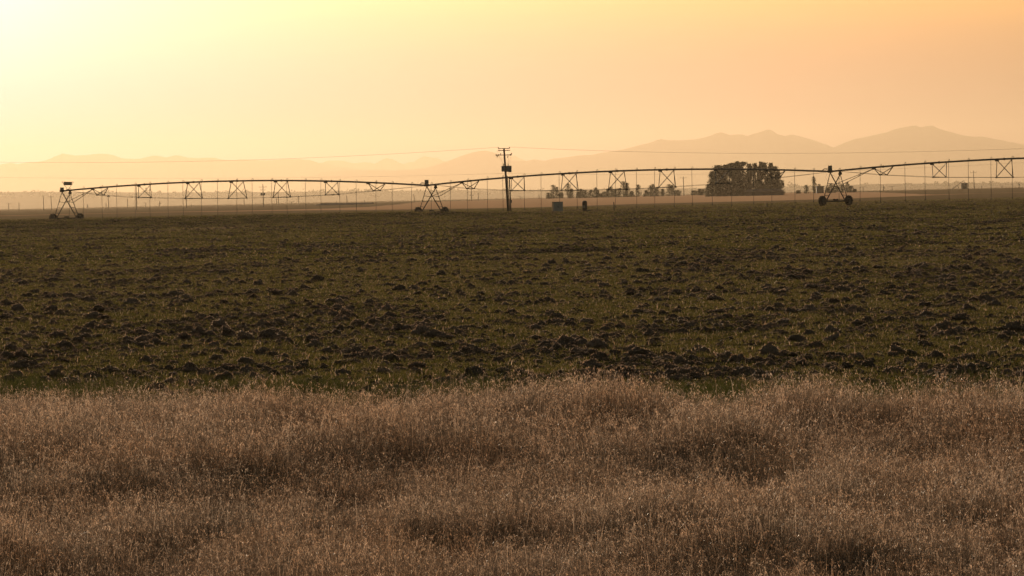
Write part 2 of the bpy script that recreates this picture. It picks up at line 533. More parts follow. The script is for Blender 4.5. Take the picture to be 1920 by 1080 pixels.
for si, span in enumerate(span_ends):
    a, b_ = span
    # pipe
    mb = MB()
    n = 40
    pts = [pipe_pt(span, a + (b_ - a) * k / n) for k in range(n + 1)]
    mb.tube(pts, .10, 10)
    pipe = part(mb, 'pipe_span', M['steel'])
    rodpts = {-1: [], 1: []}
    first = pipe_pt(span, a + 1.6); last = pipe_pt(span, b_ - .6)
    for sgn in (-1, 1):
        rodpts[sgn].append(first + Vector((0, 0, -.12)) if si or True else first)
    for k, (px, w, ok) in enumerate(trusses_px[si]):
        s = on_line(px)
        dep, hw, al = DEPTHS[k], HALFW[k], ALEN[k]
        A = pipe_pt(span, s - al) - Vector((0, 0, .10)); Bp = pipe_pt(span, s + al) - Vector((0, 0, .10))
        c = pipe_pt(span, s) - Vector((0, 0, dep))
        Pn = c - B * hw; Q = c + B * hw
        mb = MB()
        for e in (Pn, Q):
            angle_bar(mb, A, e, .048); angle_bar(mb, Bp, e, .048)
            mb.box(e, .14, .14, .12, ALPHA)
        angle_bar(mb, Pn, Q, .06)
        mb.box(A + Vector((0, 0, .0)), .36, .26, .26, -ALPHA)
        part(mb, 'truss_frame', M['dark_steel'])
        mb = MB()
        mid = pipe_pt(span, s)
        mb.lathe([(.06, -.05), (.14, -.05), (.14, .05), (.06, .05)], 12, mid, U)
        part(mb, 'pipe_flange', M['dark_steel'])
        rodpts[-1].append(Pn); rodpts[1].append(Q)
    for sgn in (-1, 1):
        rodpts[sgn].append(last + Vector((0, 0, -.12)))
        mb = MB(); mb.tube(rodpts[sgn], .016, 5)
        part(mb, 'truss_rod', M['dark_steel'])
    for px in hose_px[si]:
        s = on_line(px)
        top = pipe_pt(span, s)
        g = tz(top.x, top.y)
        side = -.22
        mb = MB()
        lean = rng.uniform(-.10, .0)
        zb = g + rng.uniform(.45, .65)
        H = top.z - zb
        gp = [top + Vector((0, 0, .06)), top + Vector((0, 0, .24)), top + B * side * .5 + Vector((0, 0, .30)), top + B * side + Vector((0, 0, .2)),
              top + B * side + Vector((0, 0, -.2)), top + B * side + U * lean * .3 + Vector((0, 0, -H * .35)),
              top + B * side + U * lean * .6 + Vector((0, 0, -H * .7)), top + B * side + U * lean + Vector((0, 0, -H))]
        mb.tube(gp, [.028, .026, .024, .024, .022, .022, .022, .022], 6)
        e = gp[-1]
        hose = part(mb, 'drop_hose', M['hose'])
        mb = MB(); mb.lathe([(.02, .0), (.05, -.02), (.055, -.14), (.02, -.18)], 8, e)
        mb.lathe([(.02, -.2), (.075, -.21), (.075, -.225), (.02, -.23)], 8, e)
        nz = mb.build('sprinkler_head', M['hose'], origin=RO); nz.location = (0, 0, 0); nz.parent = hose
# towers
for ti, s in enumerate((S1, 0.0, S3)):
    span = span_ends[ti]
    A = pipe_pt(span, s) + Vector((0, 0, -.12))
    T2 = pipe_pt(span, s + 1.42) + Vector((0, 0, -.42))
    cc = P2 + U * (s + .7)
    WB = 2.3
    wz = {}
    for sgn in (-1, 1):
        w_ = cc + B * sgn * WB
        wz[sgn] = Vector((w_.x, w_.y, tz(w_.x, w_.y) + .54))
    if ti == 2:
        for sgn in (-1, 1): wz[sgn].z += .05
    mb = MB()
    legs = {}
    # drive beam low between the wheels
    mb.tube([wz[-1] + B * .35 + Vector((0, 0, -.05)), wz[1] - B * .35 + Vector((0, 0, -.05))], .085, 6)
    tower = part(mb, 'tower', M['dark_steel'])
    tower['label'] = ['tower that ends the pipeline and carries a panel on a V bracket', 'middle tower, its wheels half hidden by the field crest', 'tower with both wheels in full view near the tree grove'][ti]

    def sub(mb, name, mat):
        o = mb.build(name, mat, origin=RO); o.location = (0, 0, 0); o.parent = tower
        return o
    for sgn in (-1, 1):
        foot = wz[sgn] - B * sgn * .42 + Vector((0, 0, .06))
        fa = foot - U * .22; fb = foot + U * .22
        for top, ft, r_ in ((A, fa, .05 if sgn < 0 else .075), (T2, fb, .075 if sgn < 0 else .05)):
            m1 = MB(); m1.tube([top, ft], r_ * .82, 4); sub(m1, 'leg', M['dark_steel'])
            legs[(sgn, top is A)] = (top.copy(), ft.copy())
        for t in (.38, .60, .82):
            a = legs[(sgn, True)]; b_ = legs[(sgn, False)]
            m1 = MB(); m1.tube([a[0].lerp(a[1], t), b_[0].lerp(b_[1], t)], .035, 4)
            sub(m1, 'cross_brace', M['dark_steel'])
        # wheel: lugged tyre and rim, axle along the pipe
        w_ = wz[sgn]
        m1 = MB()
        m1.lathe([(.33, -.17), (.46, -.18), (.53, -.15), (.545, 0), (.53, .15), (.46, .18), (.33, .17), (.33, -.17)], 28, w_, U)
        ref = U.cross(Vector((0, 0, 1))).normalized()
        for k in range(22):
            th = 2 * math.pi * k / 22
            d = ref * math.cos(th) + Vector((0, 0, 1)) * math.sin(th)
            tdir = ref * -math.sin(th) + Vector((0, 0, 1)) * math.cos(th)
            off = U * (.09 if k % 2 else -.09)
            for r0 in (.56,):
                m1.tube([w_ + d * r0 + off - U * .08 - tdir * .03, w_ + d * r0 + off + U * .08 + tdir * .03], .03, 4)
        wheel = sub(m1, 'wheel', M['rubber'])
        m1 = MB()
        m1.lathe([(.05, -.14), (.13, -.13), (.30, -.05), (.34, -.14), (.34, .14), (.30, .05), (.13, .13), (.05, .14)], 24, w_, U)
        m1.tube([w_ - U * .1, w_ + U * .32], .05, 8)
        sub(m1, 'wheel_rim', M['steel'])
        m1 = MB(); m1.box(w_ - B * sgn * .32 + U * .12, .42, .3, .34, -ALPHA); sub(m1, 'gearbox', M['dark_steel'])
    # saddle under the pipe
    m1 = MB()
    m1.box(T2 + Vector((0, 0, .14)), .34, .3, .36, -ALPHA, .6)
    sub(m1, 'pipe_saddle', M['dark_steel'])
    m1 = MB()
    m1.lathe([(.08, -.3), (.15, -.3), (.17, 0), (.15, .3), (.08, .3)], 10, A + Vector((0, 0, .14)), U)
    sub(m1, 'pipe_joint', M['dark_steel'])
    m1 = MB()
    mc = cc + Vector((0, 0, 0)); mc.z = (wz[-1].z + wz[1].z) / 2 + .06
    m1.box(mc, .5, .3, .28, ALPHA); sub(m1, 'drive_motor', M['dark_steel'])
    # control box on top of the joint
    m1 = MB(); m1.box(A + Vector((0, 0, .52 if ti else .36)), .36, .3, .52 if ti else .4, -ALPHA + .2)
    m1.tube([A + Vector((0, 0, .1)), A + Vector((0, 0, .4))], .06, 6)
    sub(m1, 'control_box', M['panel'])
    if ti:
        m1 = MB()
        q0 = A - U * 1.3 + Vector((0, 0, .16)); q1 = A + Vector((0, 0, .36))
        m1.tube([q0, q0.lerp(q1, .4) + Vector((0, 0, .2)), q1], .05, 6)
        sub(m1, 'pipe_elbow', M['dark_steel'])
    # long stays from the legs up to the first truss bracket on the pipe
    s1 = on_line(trusses_px[ti][0][0])
    J = pipe_pt(span, s1 - ALEN[0]) + Vector((0, 0, -.14))
    ends = []
    m1 = MB()
    for sgn in (-1, 1):
        b_ = legs[(sgn, False)]
        e = b_[0].lerp(b_[1], .38)
        m1.tube([e, J], .035, 4); ends.append(e)
    m1.tube([ends[0].lerp(J, .58), ends[1].lerp(J, .58)], .03, 4)
    sub(m1, 'stay', M['dark_steel'])
    # slack wiring loop
    m1 = MB()
    a = A + Vector((0, 0, -.1))
    m1.tube([a, a + U * .5 + B * .2 + Vector((0, 0, -.35)), T2 + B * .3 + Vector((0, 0, -.6)), legs[(1, False)][0].lerp(legs[(1, False)][1], .38)], .014, 4)
    if ti:
        m1.tube([a - U * .5, a - U * .62 + Vector((0, 0, -.5)), a - U * .3 + Vector((0, 0, -.95)), legs[(-1, True)][0].lerp(legs[(-1, True)][1], .25)], .012, 4)
    sub(m1, 'wiring_loop', M['hose'])
    if ti == 0:
        # panel on a V bracket above the end tower
        X = Vector((1, .15, 0)).normalized()
        base = pipe_pt(span, s + 1.05) + Vector((0, 0, .08))
        topz = base.z + .98
        m1 = MB()
        for sgn in (-1, 1):
            m1.tube([base, base + X * sgn * .72 + Vector((0, 0, .98 - .03 * sgn))], .03, 4)
        m1.tube([base - X * .75 + Vector((0, 0, 1.0)), base + X * .75 + Vector((0, 0, .94))], .03, 4)
        m1.box(base, .3, .26, .16, -ALPHA)
        sub(m1, 'panel_bracket', M['dark_steel'])
        m1 = MB(); m1.box(base + Vector((0, 0, .77)), 1.0, .3, .40, .15)
        sub(m1, 'panel', M['panel'])

# ------------------------------------------------------------------ utility pole with transformers
PY = 690.0
pb = at(953, 398, PY); ptp = at(945, 279, PY)
gz = tz(pb.x, PY)
root = thing('utility_pole', 'tall wooden utility pole with crossarms and transformers standing before the pipeline', 'utility pole', (pb.x, PY, gz))
RP = root.location.copy()
axis = (ptp - Vector((pb.x, PY, gz)))


def pole_pt(py):
    t = (at(945 + (py - 279) * 8 / 119, py, PY).z - gz) / axis.z
    return Vector((pb.x, PY, gz)) + axis * t


def ppart(mb, name, mat):
    o = mb.build(name, mat, origin=RP); o.location = (0, 0, 0); o.parent = root
    return o


mb = MB(); mb.tube([Vector((pb.x - axis.x * .06, PY, gz - .4)), pole_pt(340), pole_pt(279)], [.14, .12, .10], 12); ppart(mb, 'pole', M['wood'])
AX = Vector((.93, .36, -.0)).normalized()
for py, w in ((278.3, .68), (282.0, .72)):
    c = pole_pt(py)
    mb = MB(); mb.tube([c - AX * w + Vector((0, -.13, 0)), c + AX * w + Vector((0, -.13, 0))], .055, 4); ppart(mb, 'crossarm', M['wood'])
c = pole_pt(290.6)
mb = MB(); mb.tube([c - AX * .95 + Vector((0, -.13, 0)), c + AX * .85 + Vector((0, -.13, 0))], .06, 4)
arm = ppart(mb, 'crossarm', M['wood'])
for k, t in enumerate((-.66, .66)):
    q = pole_pt(278.3) + AX * t + Vector((0, -.13, 0))
    mb = MB(); mb.lathe([(.02, 0), (.05, .04), (.03, .07), (.06, .1), (.03, .15)], 8, q); ppart(mb, 'insulator', M['ceramic'])
for t, dz in ((-1.0, .0), (-.86, -.16), (-.68, .0), (-.45, .10), (.4, -.2), (.72, .02), (.86, .12)):
    q = c + AX * t + Vector((0, -.13, dz))
    mb = MB(); mb.lathe([(.02, -.12), (.05, -.08), (.03, -.05), (.055, -.01), (.03, .03), (.05, .07), (.02, .12)], 8, q, (.35, 0, 1) if dz else (0, 0, 1)); ppart(mb, 'cutout_fuse', M['ceramic'])
for k, (dx, hh) in enumerate(((-.24, .62), (.30, .66), (.50, .70))):
    q = pole_pt(316.5) + Vector((dx * 1.0, -.2 + .1 * k, -.02 * k))
    mb = MB(); mb.lathe([(.16, -hh / 2), (.19, -hh / 2 + .04), (.195, hh / 2 - .06), (.21, hh / 2 - .05), (.21, hh / 2), (.12, hh / 2 + .03)], 16, q)
    tr = ppart(mb, 'transformer', M['tank'])
    if k != 2:
        mb = MB(); mb.lathe([(.03, 0), (.06, .04), (.035, .08), (.06, .12), (.035, .16), (.055, .2), (.02, .28)], 8, q + Vector((0.02, 0, hh / 2 + .02)))
        o = mb.build('bushing', M['ceramic'], origin=RP); o.location = (0, 0, 0); o.parent = tr
mb = MB(); q = pole_pt(316.5); mb.box(q + Vector((.1, -.16, .18)), .95, .06, .10); ppart(mb, 'mounting_bracket', M['dark_steel'])
mb = MB()
for t, t2 in ((-.66, -.24), (.4, .3), (.72, .5)):
    a = c + AX * t + Vector((0, -.15, -.1)); e = pole_pt(316.5) + Vector((t2, -.2, .55))
    mb.tube([a, a.lerp(e, .5) + Vector((.1, 0, -.1)), e], .012, 4)
for t in (-.6, -.45):
    a = pole_pt(278.3) + AX * t; e = c + AX * (t - .2)
    mb.tube([a, a.lerp(e, .5) + Vector((-.06, 0, 0)), e], .01, 4)
ppart(mb, 'jumper_wire', M['cable'])
mb = MB(); mb.tube([pole_pt(330) + Vector((.16, -.1, 0)), Vector((pb.x + .2, PY - .1, gz))], .045, 8); ppart(mb, 'conduit', M['dark_steel'])
# stub post close beside the pole
q = at(958.3, 398, PY + 4)
g = tz(q.x, q.y)
root = thing('service_post', 'slim dark post standing close beside the transformer pole', 'post', (q.x, q.y, g))
mb = MB(); mb.tube([(0, 0, -.3), (-.06, 0, 2.0), (-.13, 0, 4.0)], [.075, .07, .065], 8); mb.box((-.13, 0, 4.03), .2, .2, .07)
o = mb.build('post_shaft', M['wood']); o.parent = root
mb = MB(); mb.box((.0, -.12, 1.3), .22, .12, .36); o = mb.build('meter_box', M['panel']); o.parent = root


# overhead cables
def cable(pts, r, label):
    P3 = [Vector(q) for q in pts]
    mb = MB(); out_ = []
    for i in range(len(P3) - 1):
        pass
    # quadratic sag through the given points (piecewise, fine steps)
    ts_ = [0]
    for i in range(1, len(P3)):
        ts_.append(ts_[-1] + (P3[i] - P3[i - 1]).length)
    n = 48
    for k in range(n + 1):
        t = ts_[-1] * k / n
        x = [np.interp(t, ts_, [q[j] for q in P3]) for j in range(2)]
        # smooth z by Lagrange over the three points
        z = 0
        for i in range(3):
            l = 1
            for j in range(3):
                if i != j: l *= (t - ts_[j]) / (ts_[i] - ts_[j])
            z += P3[i].z * l
        out_.append(Vector((x[0], x[1], z)))
    mb.tube(out_, r, 5)
    o = mb.build('power_cable', M['cable'])
    return tag(o, label, 'power cable', 'cables of the roadside power line')


pt = pole_pt(278.3)
la = pt - AX * .66 + Vector((0, -.13, .14)); lb = pt + AX * .66 + Vector((0, -.13, .14))
LY, RY = 790., 640.
cable([la, at(430, 301.0, (PY + LY) / 2), at(-60, 303, LY)], .010, 'upper bare cable running from the transformer pole towards the sun')
cable([lb, at(1400, 287.5, (PY + RY) / 2), at(2000, 275.5, RY)], .010, 'upper bare cable running from the transformer pole past the grove')
nb_ = pole_pt(325)
cable([nb_ + Vector((-.1, -.15, 0)), at(500, 333.5, (PY + LY) / 2), at(-60, 332, LY)], .007, 'faint lower cable from the pole below the transformers towards the sun')
cable([nb_ + Vector((.1, -.15, 0)), at(1400, 325, (PY + RY) / 2), at(2000, 300, RY)], .007, 'faint lower cable from the pole passing in front of the grove')

# ------------------------------------------------------------------ pump site: cabinet, pump, stakes
q = at(1045.5, 397, 700); g = tz(q.x, q.y)
root = thing('equipment_cabinet', 'square blue-grey metal cabinet standing in the field near the pole', 'cabinet', (q.x, q.y, g), R(12))
mb = MB(); mb.box((0, 0, .60), 1.10, .7, 1.12); o = mb.build('cabinet_body', M['cabinet']); o.parent = root
mb = MB(); mb.box((0, 0, 1.19), 1.18, .8, .07); o = mb.build('lid', M['cabinet']); o.parent = root
for sx in (-1, 1):
    mb = MB(); mb.box((sx * .27, -.365, .6), .5, .03, .98); o = mb.build('door', M['cabinet']); o.parent = root
    mb = MB(); mb.tube([(sx * .06, -.40, .55), (sx * .06, -.40, .72)], .018, 6); h_ = mb.build('handle', M['steel']); h_.parent = o
mb = MB(); mb.box((0, 0, .02), 1.2, .8, .1); o = mb.build('plinth', M['earth']); o.parent = root

q = at(1096.5, 395.5, 700); g = tz(q.x, q.y)
root = thing('irrigation_pump', 'stubby dark upright pump motor with a rounded cap', 'pump', (q.x, q.y, g), R(-20))
mb = MB(); mb.lathe([(.26, 0.0), (.26, .2), (.22, .22), (.27, .3), (.275, .86), (.29, .88), (.29, .94), (.27, .96)], 20); o = mb.build('motor_housing', M['dark_steel'], smooth_=False); o.parent = root
mb = MB(); mb.lathe([(.285, .965), (.28, 1.08), (.24, 1.2), (.15, 1.28), (.02, 1.31)], 20); o = mb.build('motor_cap', M['dark_steel'], smooth_=True); o.parent = root
mb = MB(); mb.tube([(.2, 0, .12), (.62, 0, .12), (.75, 0, .05), (.8, 0, -.1)], .09, 10); mb.lathe([(.06, .5), (.15, .5), (.15, .56), (.06, .56)], 12, (0, 0, .12), (1, 0, 0)); o = mb.build('outlet_pipe', M['dark_steel']); o.parent = root
mb = MB(); mb.box((.0, -.31, .6), .22, .12, .3); o = mb.build('terminal_box', M['panel']); o.parent = root

for px, pyt, pyb, Y, lab in ((1151.3, 378.5, 395.5, 695, 'short dark wooden stake standing alone past the pump'),
                             (1438, 380.5, 388.5, 705, 'small leaning marker stake in the grass before the grove')):
    q = at(px, pyb, Y); g = tz(q.x, Y); h = at(px, pyt, Y).z - g
    mb = MB(); mb.tube([(0, 0, -.2), (0.01, 0, h * .5), (.03 if 'leaning' in lab else -.01, 0, h - .02), (.03 if 'leaning' in lab else -.01, 0, h)], [.06, .055, .055, .03], 8)
    o = mb.build('wooden_stake', M['wood']); o.location = (q.x, Y, g); tag(o, lab, 'stake', 'stakes by the pipeline')

# ------------------------------------------------------------------ far utility poles
FP = [  # column, top row, base row, kind (n none, c crossarm, t transformer, s side arms), label
    (16.7, 380, 397, 'c', 'small hazy far pole with one crossarm, nearest the sun'),
    (36, 379.5, 397, 'n', 'bare faint far pole between two armed poles near the sun'),
    (82, 368, 397, 'n', 'bare thin far pole just before the panelled end tower'),
    (97, 367, 397, 'c', 'far pole with a T crossarm beside the panelled end tower'),
    (164, 383, 394.5, 't', 'short far pole with a transformer just past the panelled end tower'),
    (177, 389.5, 394.5, 'n', 'tiny far stub of a pole past the panelled end tower'),
    (199, 380, 394, 'n', 'thin faint far pole close to the hooded pole'),
    (203.8, 366, 394.5, 'h', 'far pole topped by a dark hood under the first small truss'),
    (239.5, 372, 393.5, 'n', 'bare faint far pole between the hooded pole and the second truss'),
    (256.5, 348, 393, 'n', 'taller dark far pole under the bracket of the second truss'),
    (273, 380, 393, 'c', 'very faint short far pole below the second truss'),
    (290.5, 387, 392.5, 'n', 'tiny leaning far stub beside a transformer pole'),
    (299.5, 377, 392.5, 't', 'short far pole with a transformer between second and third truss'),
    (350, 356, 391.5, 'c', 'far pole with a crossarm standing inside the third truss'),
    (359, 383, 391.5, 'n', 'very faint thin far pole under the third truss'),
    (458, 373, 389, 'n', 'faint thin far pole under the fourth truss'),
    (494, 345, 388.5, 'd', 'dark far pole with two crossarms and a pair of transformers'),
    (519, 372, 387.5, 'n', 'thin far pole left close beside a darker bare pole under the fifth truss'),
    (522.3, 360, 387.5, 'n', 'darker bare far pole under the fifth truss'),
    (547, 378, 386.5, 'c', 'short stubby far pole past the fifth truss'),
    (560, 367, 386.5, 's', 'far pole with staggered side arms past the fifth truss'),
    (631.5, 377, 382, 'n', 'tiny faint far pole above the dark earth bank, inside the sixth truss'),
    (650.5, 367, 381, 'n', 'thin far pole rising behind the middle of the dark earth bank'),
    (683, 375, 381, 'n', 'tiny far pole rising behind the squared end of the earth bank'),
    (777, 364, 381, 'n', 'faint far pole just before the middle tower'),
    (884.3, 341, 377, 's', 'dark far pole under the small truss past the middle tower'),
    (897, 362, 375, 'n', 'thin faint far pole between that small truss and the transformer pole'),
    (975.5, 368, 374.5, 'c', 'tiny far pole just past the transformer pole'),
    (1011, 365, 375, 'n', 'tiny faint far pole before the blue-grey cabinet'),
    (1282.6, 331, 369, 'c', 'cross-shaped far pole standing alone before the grove'),
    (1618.5, 350, 358.5, 'c', 'tiny far pole just past the low trees by the third tower'),
    (1656.5, 347, 356.5, 't', 'short far pole with a transformer on the rise past the third tower'),
    (1672.8, 349, 356.5, 'c', 'squat T-shaped far pole on the rise past the third tower'),
    (1827, 320, 355, 'u', 'far pole with upturned crossarm beside the grain bin'),
    (1841, 348, 355, 'n', 'tiny bare far pole past the grain bin pole'),
    (1879, 348, 355, 'n', 'tiny faint far pole under the last truss in view'),
    (1911, 341, 355, 't', 'short far pole by the edge of the view past the last truss'),
]
for px, pyt, pyb, kd, lab in FP:
    hp = pyb - pyt
    Y = min(9.5 * F / hp, 5200) if hp > 12 else rng.uniform(4200, 5600)
    if hp < 7: Y = 5600
    q = at(px, pyb, Y)
    g = tz(q.x, Y)
    h = at(px, pyt, Y).z - g
    root = thing('utility_pole', lab, 'utility pole', (q.x, Y, g), rng.uniform(-.3, .3), 'far utility poles on the plain')
    lean = -rng.uniform(.0, .035) * h
    k_ = max(1.0, Y / 3200)
    mb = MB(); mb.tube([(0, 0, -.5), (lean * .5, 0, h * .5), (lean, 0, h)], [.2 * k_, .17 * k_, .14 * k_], 6)
    o = mb.build('pole', M['wood']); o.parent = root
    arms = {'c': [(.93, 1.5)], 'u': [(.9, 1.6)], 'd': [(.87, 1.7), (.74, 1.15)], 's': [(.6, .8), (.28, 1.0)], 't': [], 'n': [], 'h': []}[kd]
    for fr, w in arms:
        w *= max(1, Y / 3000)
        mb = MB(); z = h * fr; off = lean * fr
        mb.tube([(off - w, -.15, z + (.5 if kd == 'u' else 0)), (off - w * .9, -.15, z), (off + w * .9, -.15, z), (off + w, -.15, z + (.5 if kd == 'u' else 0))], .09 * k_, 4)
        for t in (-.9, .9):
            mb.tube([(off + w * t, -.15, z), (off + w * t, -.15, z + .3)], .08, 4)
        o = mb.build('crossarm', M['wood']); o.parent = root
    if kd in 'td':
        for sx in ((-1, 1) if kd == 'd' else (1,)):
            mb = MB(); z = h * (.56 if kd == 'd' else .6)
            mb.lathe([(.3, 0), (.42, .1), (.42, .9), (.3, 1.0)], 10, (lean * .6 + sx * (.62 if kd == 'd' else .5), -.2, z - .5))
            o = mb.build('transformer', M['tank']); o.parent = root
    if kd == 'h':
        mb = MB(); mb.lathe([(1.1, -.5), (.9, .1), (.4, .6), (.1, .8)], 10, (lean, 0, h - .6)); o = mb.build('hood', M['tank']); o.parent = root

# ------------------------------------------------------------------ trees
def tree(name, label, cat, px, pyt, Y, wpx, kind, group, base_frac=.06, lean=0.0, dens=1.0):
    q = at(px, 365, Y); x = q.x
    g = tz(x, Y)
    h = at(px, pyt, Y).z - g
    w = wpx * Y / F / 2 * (1.4 if 'grove' in (group or '') else 1.3)
    root = thing(name, label, cat, (x, Y, g), 0, group)
    tb = MB()
    tb.tube([(0, 0, -.3), (lean * .3, 0, h * .35), (lean * .7, 0, h * .7), (lean, 0, h * .95)], [h * .022 + .06, h * .017 + .04, h * .01 + .03, .02], 7)
    cb = MB()
    sz = max(.13, h * .021)
    nl = int(dens * 2100)
    # limbs and the leaf clumps they carry
    ncl = int(20 + h * 1.8)
    for k in range(ncl):
        fr = base_frac + (1 - base_frac) * ((k + rng.random()) / ncl)
        t = (fr - base_frac) / (1 - base_frac)
        if kind == 'poplar':
            prof = .95 * (t + .15) ** .3 * (1.03 - t) ** .5
        elif kind == 'spire':
            prof = 1.1 * (1.05 - t) ** .75
        elif kind == 'bush':
            prof = (1.05 - t) ** .6 * (.75 + .4 * t)
        elif kind == 'fir':
            prof = (1.06 - t) * 1.0
        else:
            prof = 1.15 * math.sqrt(max(.04, 1 - (1.75 * t - .8) ** 2)) * (1 - .45 * t * t)
        a = rng.uniform(0, 6.283)
        rad = w * min(prof, 1.05) * rng.uniform(.35, .95)
        c = Vector((lean * fr + math.cos(a) * rad, math.sin(a) * rad, h * min(fr, .985)))
        if kind != 'fir':
            tb.tube([(lean * max(0, fr - .12), 0, h * max(.05, fr - .14)), c * .5 + Vector((lean * fr * .5, 0, h * (fr - .06) * .5)), c], [.03 + h * .005, .025, .012], 4)
        cr = w * rng.uniform(.25, .5) * (1.1 if kind != 'poplar' else .85)
        up = 1.5 if kind in ('poplar', 'bush') else 1.0
        tone0 = rng.uniform(0, .7)
        for j in range(int(nl / ncl)):
            d = Vector((rng.gauss(0, .5), rng.gauss(0, .5), rng.gauss(0, .5) * up))
            if d.length > 1.5: d *= .6
            p_ = c + d * cr
            if p_.z > h: p_.z = h * (1 - .12 * rng.random()); p_.x = lean + (p_.x - lean) * .5; p_.y *= .5
            p_.z = max(.15, p_.z)
            leaf_quad(cb, p_, sz * rng.uniform(.6, 1.3), min(1, tone0 + rng.uniform(0, .35)))
    o = tb.build('trunk', M['bark']); o.parent = root
    o = cb.build('crown', M['leaf']); o.parent = root
    return root


GY = 2500.
GROVE = [
    (1328, 346, 12, 'bush', .0, 'low outer tree on the sunward side of the grove, reaching out over the plain', 1.0),
    (1338, 321, 15, 'oak', .0, 'shoulder-high first tall tree on the sunward slope of the grove', 1.6),
    (1348, 310, 19, 'oak', .0, 'tall rounded tree second from the grove sunward slope', 1.8),
    (1361, 309, 22, 'oak', .0, 'tree with a dip in its top between two taller grove trees', 1.8),
    (1374, 305.5, 22, 'oak', .0, 'dense tree in the solid half of the grove beside its highest tree', 1.8),
    (1384, 302.5, 20, 'poplar', .0, 'highest tree of the grove, in its solid half', 1.6),
    (1394, 303.5, 23, 'oak', .03, 'broad-topped tree just before the notch in the grove top', 1.6),
    (1405, 307, 16, 'poplar', .12, 'narrow pointed tree between two notches in the grove top', .9),
    (1417, 306, 17, 'poplar', .17, 'pointed tree with sky showing below, just past the grove notch', .9),
    (1427, 303.5, 17, 'poplar', .17, 'tallest tree of the open-trunked half of the grove', 1.0),
    (1436, 305, 15, 'poplar', .17, 'slim tree beside the tallest open-trunked tree of the grove', .8),
    (1446, 305.5, 15, 'poplar', .17, 'slim pointed tree after the last gap in the grove top', .8),
    (1455, 312, 14, 'oak', .17, 'shorter tree near the outer end of the open-trunked half', .9),
    (1461, 322, 11, 'oak', .17, 'outermost tall tree of the grove over the end of the shed', .8),
    (1465, 338, 12, 'bush', .05, 'low shrubby tree at the shed end of the grove', .8),
]
for px, pyt, w, kd, bf, lab, dn in GROVE:
    tree('deciduous_tree' if kd != 'poplar' else 'poplar_tree', lab, 'tree', px, pyt, GY + rng.uniform(-25, 45), w, kd, 'trees of the dense grove', bf, rng.uniform(-.3, .3), dn)
ROW = [
    (1029, 364, 9, 'bush', 'low bush starting the row of young trees'), (1037.7, 349, 13, 'spire', 'first tall young tree of the row, left of a shorter twin'.replace('left of', 'next to')), (1044, 353, 10, 'spire', 'shorter twin of the first tall young tree'),
    (1052, 363, 9, 'bush', 'dark low bush above the blue-grey cabinet'), (1065, 346.5, 14, 'spire', 'tall feathery young tree between the cabinet and the pump'), (1071, 356, 9, 'bush', 'side tree leaning from the tall feathery young tree'),
    (1084, 362, 10, 'bush', 'wide low bush just before the pump'), (1089, 356.5, 12, 'bush', 'rounded young tree behind the pump cap'), (1096, 359, 10, 'bush', 'pale young tree directly above the pump'),
    (1107.5, 359.5, 12, 'oak', 'dark rounded young tree just past the pump'), (1117, 354, 10, 'spire', 'upright young tree after the dark rounded one'), (1121, 360, 8, 'bush', 'small side tree touching an upright young tree past the pump'),
    (1127, 365, 9, 'bush', 'lowest bush of the row, past the upright tree'), (1133, 362, 8, 'oak', 'small dark bush before the wide middle clump'), (1140, 356, 9, 'bush', 'first tree of the wide middle clump'), (1146, 352.5, 10, 'bush', 'double-topped tree of the wide middle clump'),
    (1153, 358, 10, 'bush', 'low filler tree above the lone stake'), (1161.7, 355, 11, 'bush', 'medium tree joining the tallest young tree'), (1169, 342.5, 12, 'spire', 'tallest young tree of the row under the truss corner'), (1176, 345, 9, 'spire', 'tall companion of the tallest young tree'),
    (1184.6, 361, 9, 'fir', 'dark small bush after the tallest pair'), (1196.6, 348.5, 10, 'spire', 'slender isolated young tree with sky on both sides'), (1211.5, 359, 8, 'fir', 'dark cone-shaped small tree of the row'),
    (1219.6, 350, 10, 'spire', 'first of three joined trees past the cone-shaped tree'), (1225, 347.5, 11, 'spire', 'tallest of three joined trees past the cone-shaped tree'), (1232, 353, 9, 'bush', 'last of three joined trees past the cone-shaped tree'),
    (1242.5, 356.5, 8, 'bush', 'small wispy tree between two clumps of the row'), (1255, 348, 10, 'spire', 'pointed tree of a pair before the lone cross-shaped pole'), (1261, 349, 8, 'spire', 'second tree of a pair before the lone cross-shaped pole'),
    (1271, 359, 10, 'oak', 'dark round bush just before the cross-shaped pole'), (1302, 359.5, 10, 'oak', 'dark round bush between the cross-shaped pole and the grove'), (1312, 356.5, 7, 'bush', 'wispy small tree just before the grove'), (1318, 357, 7, 'bush', 'wispy small tree touching the grove edge'),
]
for px, pyt, w, kd, lab in ROW:
    tree('young_tree' if kd in ('spire', 'oak') else 'bush', lab, 'tree' if kd in ('spire', 'oak') else 'bush', px, pyt - 2.5, 3000 + rng.uniform(-60, 60), w * 1.18, kd, 'row of young trees and bushes behind the stubble', .02, 0, .75)
RIGHT = [
    (1497, 356.8, 8, 'bush', 'small dark bush alone past the grove'), (1512, 347, 11, 'bush', 'pale pointed tree before the tall column-shaped tree'), (1526.5, 330.5, 11, 'poplar', 'tall dark column-shaped tree before the third tower'),
    (1536.5, 345, 5, 'fir', 'thin spire behind the flat-topped shed'), (1553, 352, 10, 'bush', 'low bush just past the flat-topped shed'), (1559, 343.5, 13, 'oak', 'broad tree seen through the third tower legs'), (1567, 348.5, 11, 'oak', 'lower tree touching the broad tree within the third tower'),
    (1579, 346, 9, 'oak', 'dark tree just behind the third tower far leg'), (1589, 341.5, 11, 'poplar', 'tallest tree past the third tower'), (1596, 348.5, 11, 'oak', 'rounded tree past the third tower, beside the tallest'), (1602.5, 354, 8, 'bush', 'end bush of the clump past the third tower'),
]
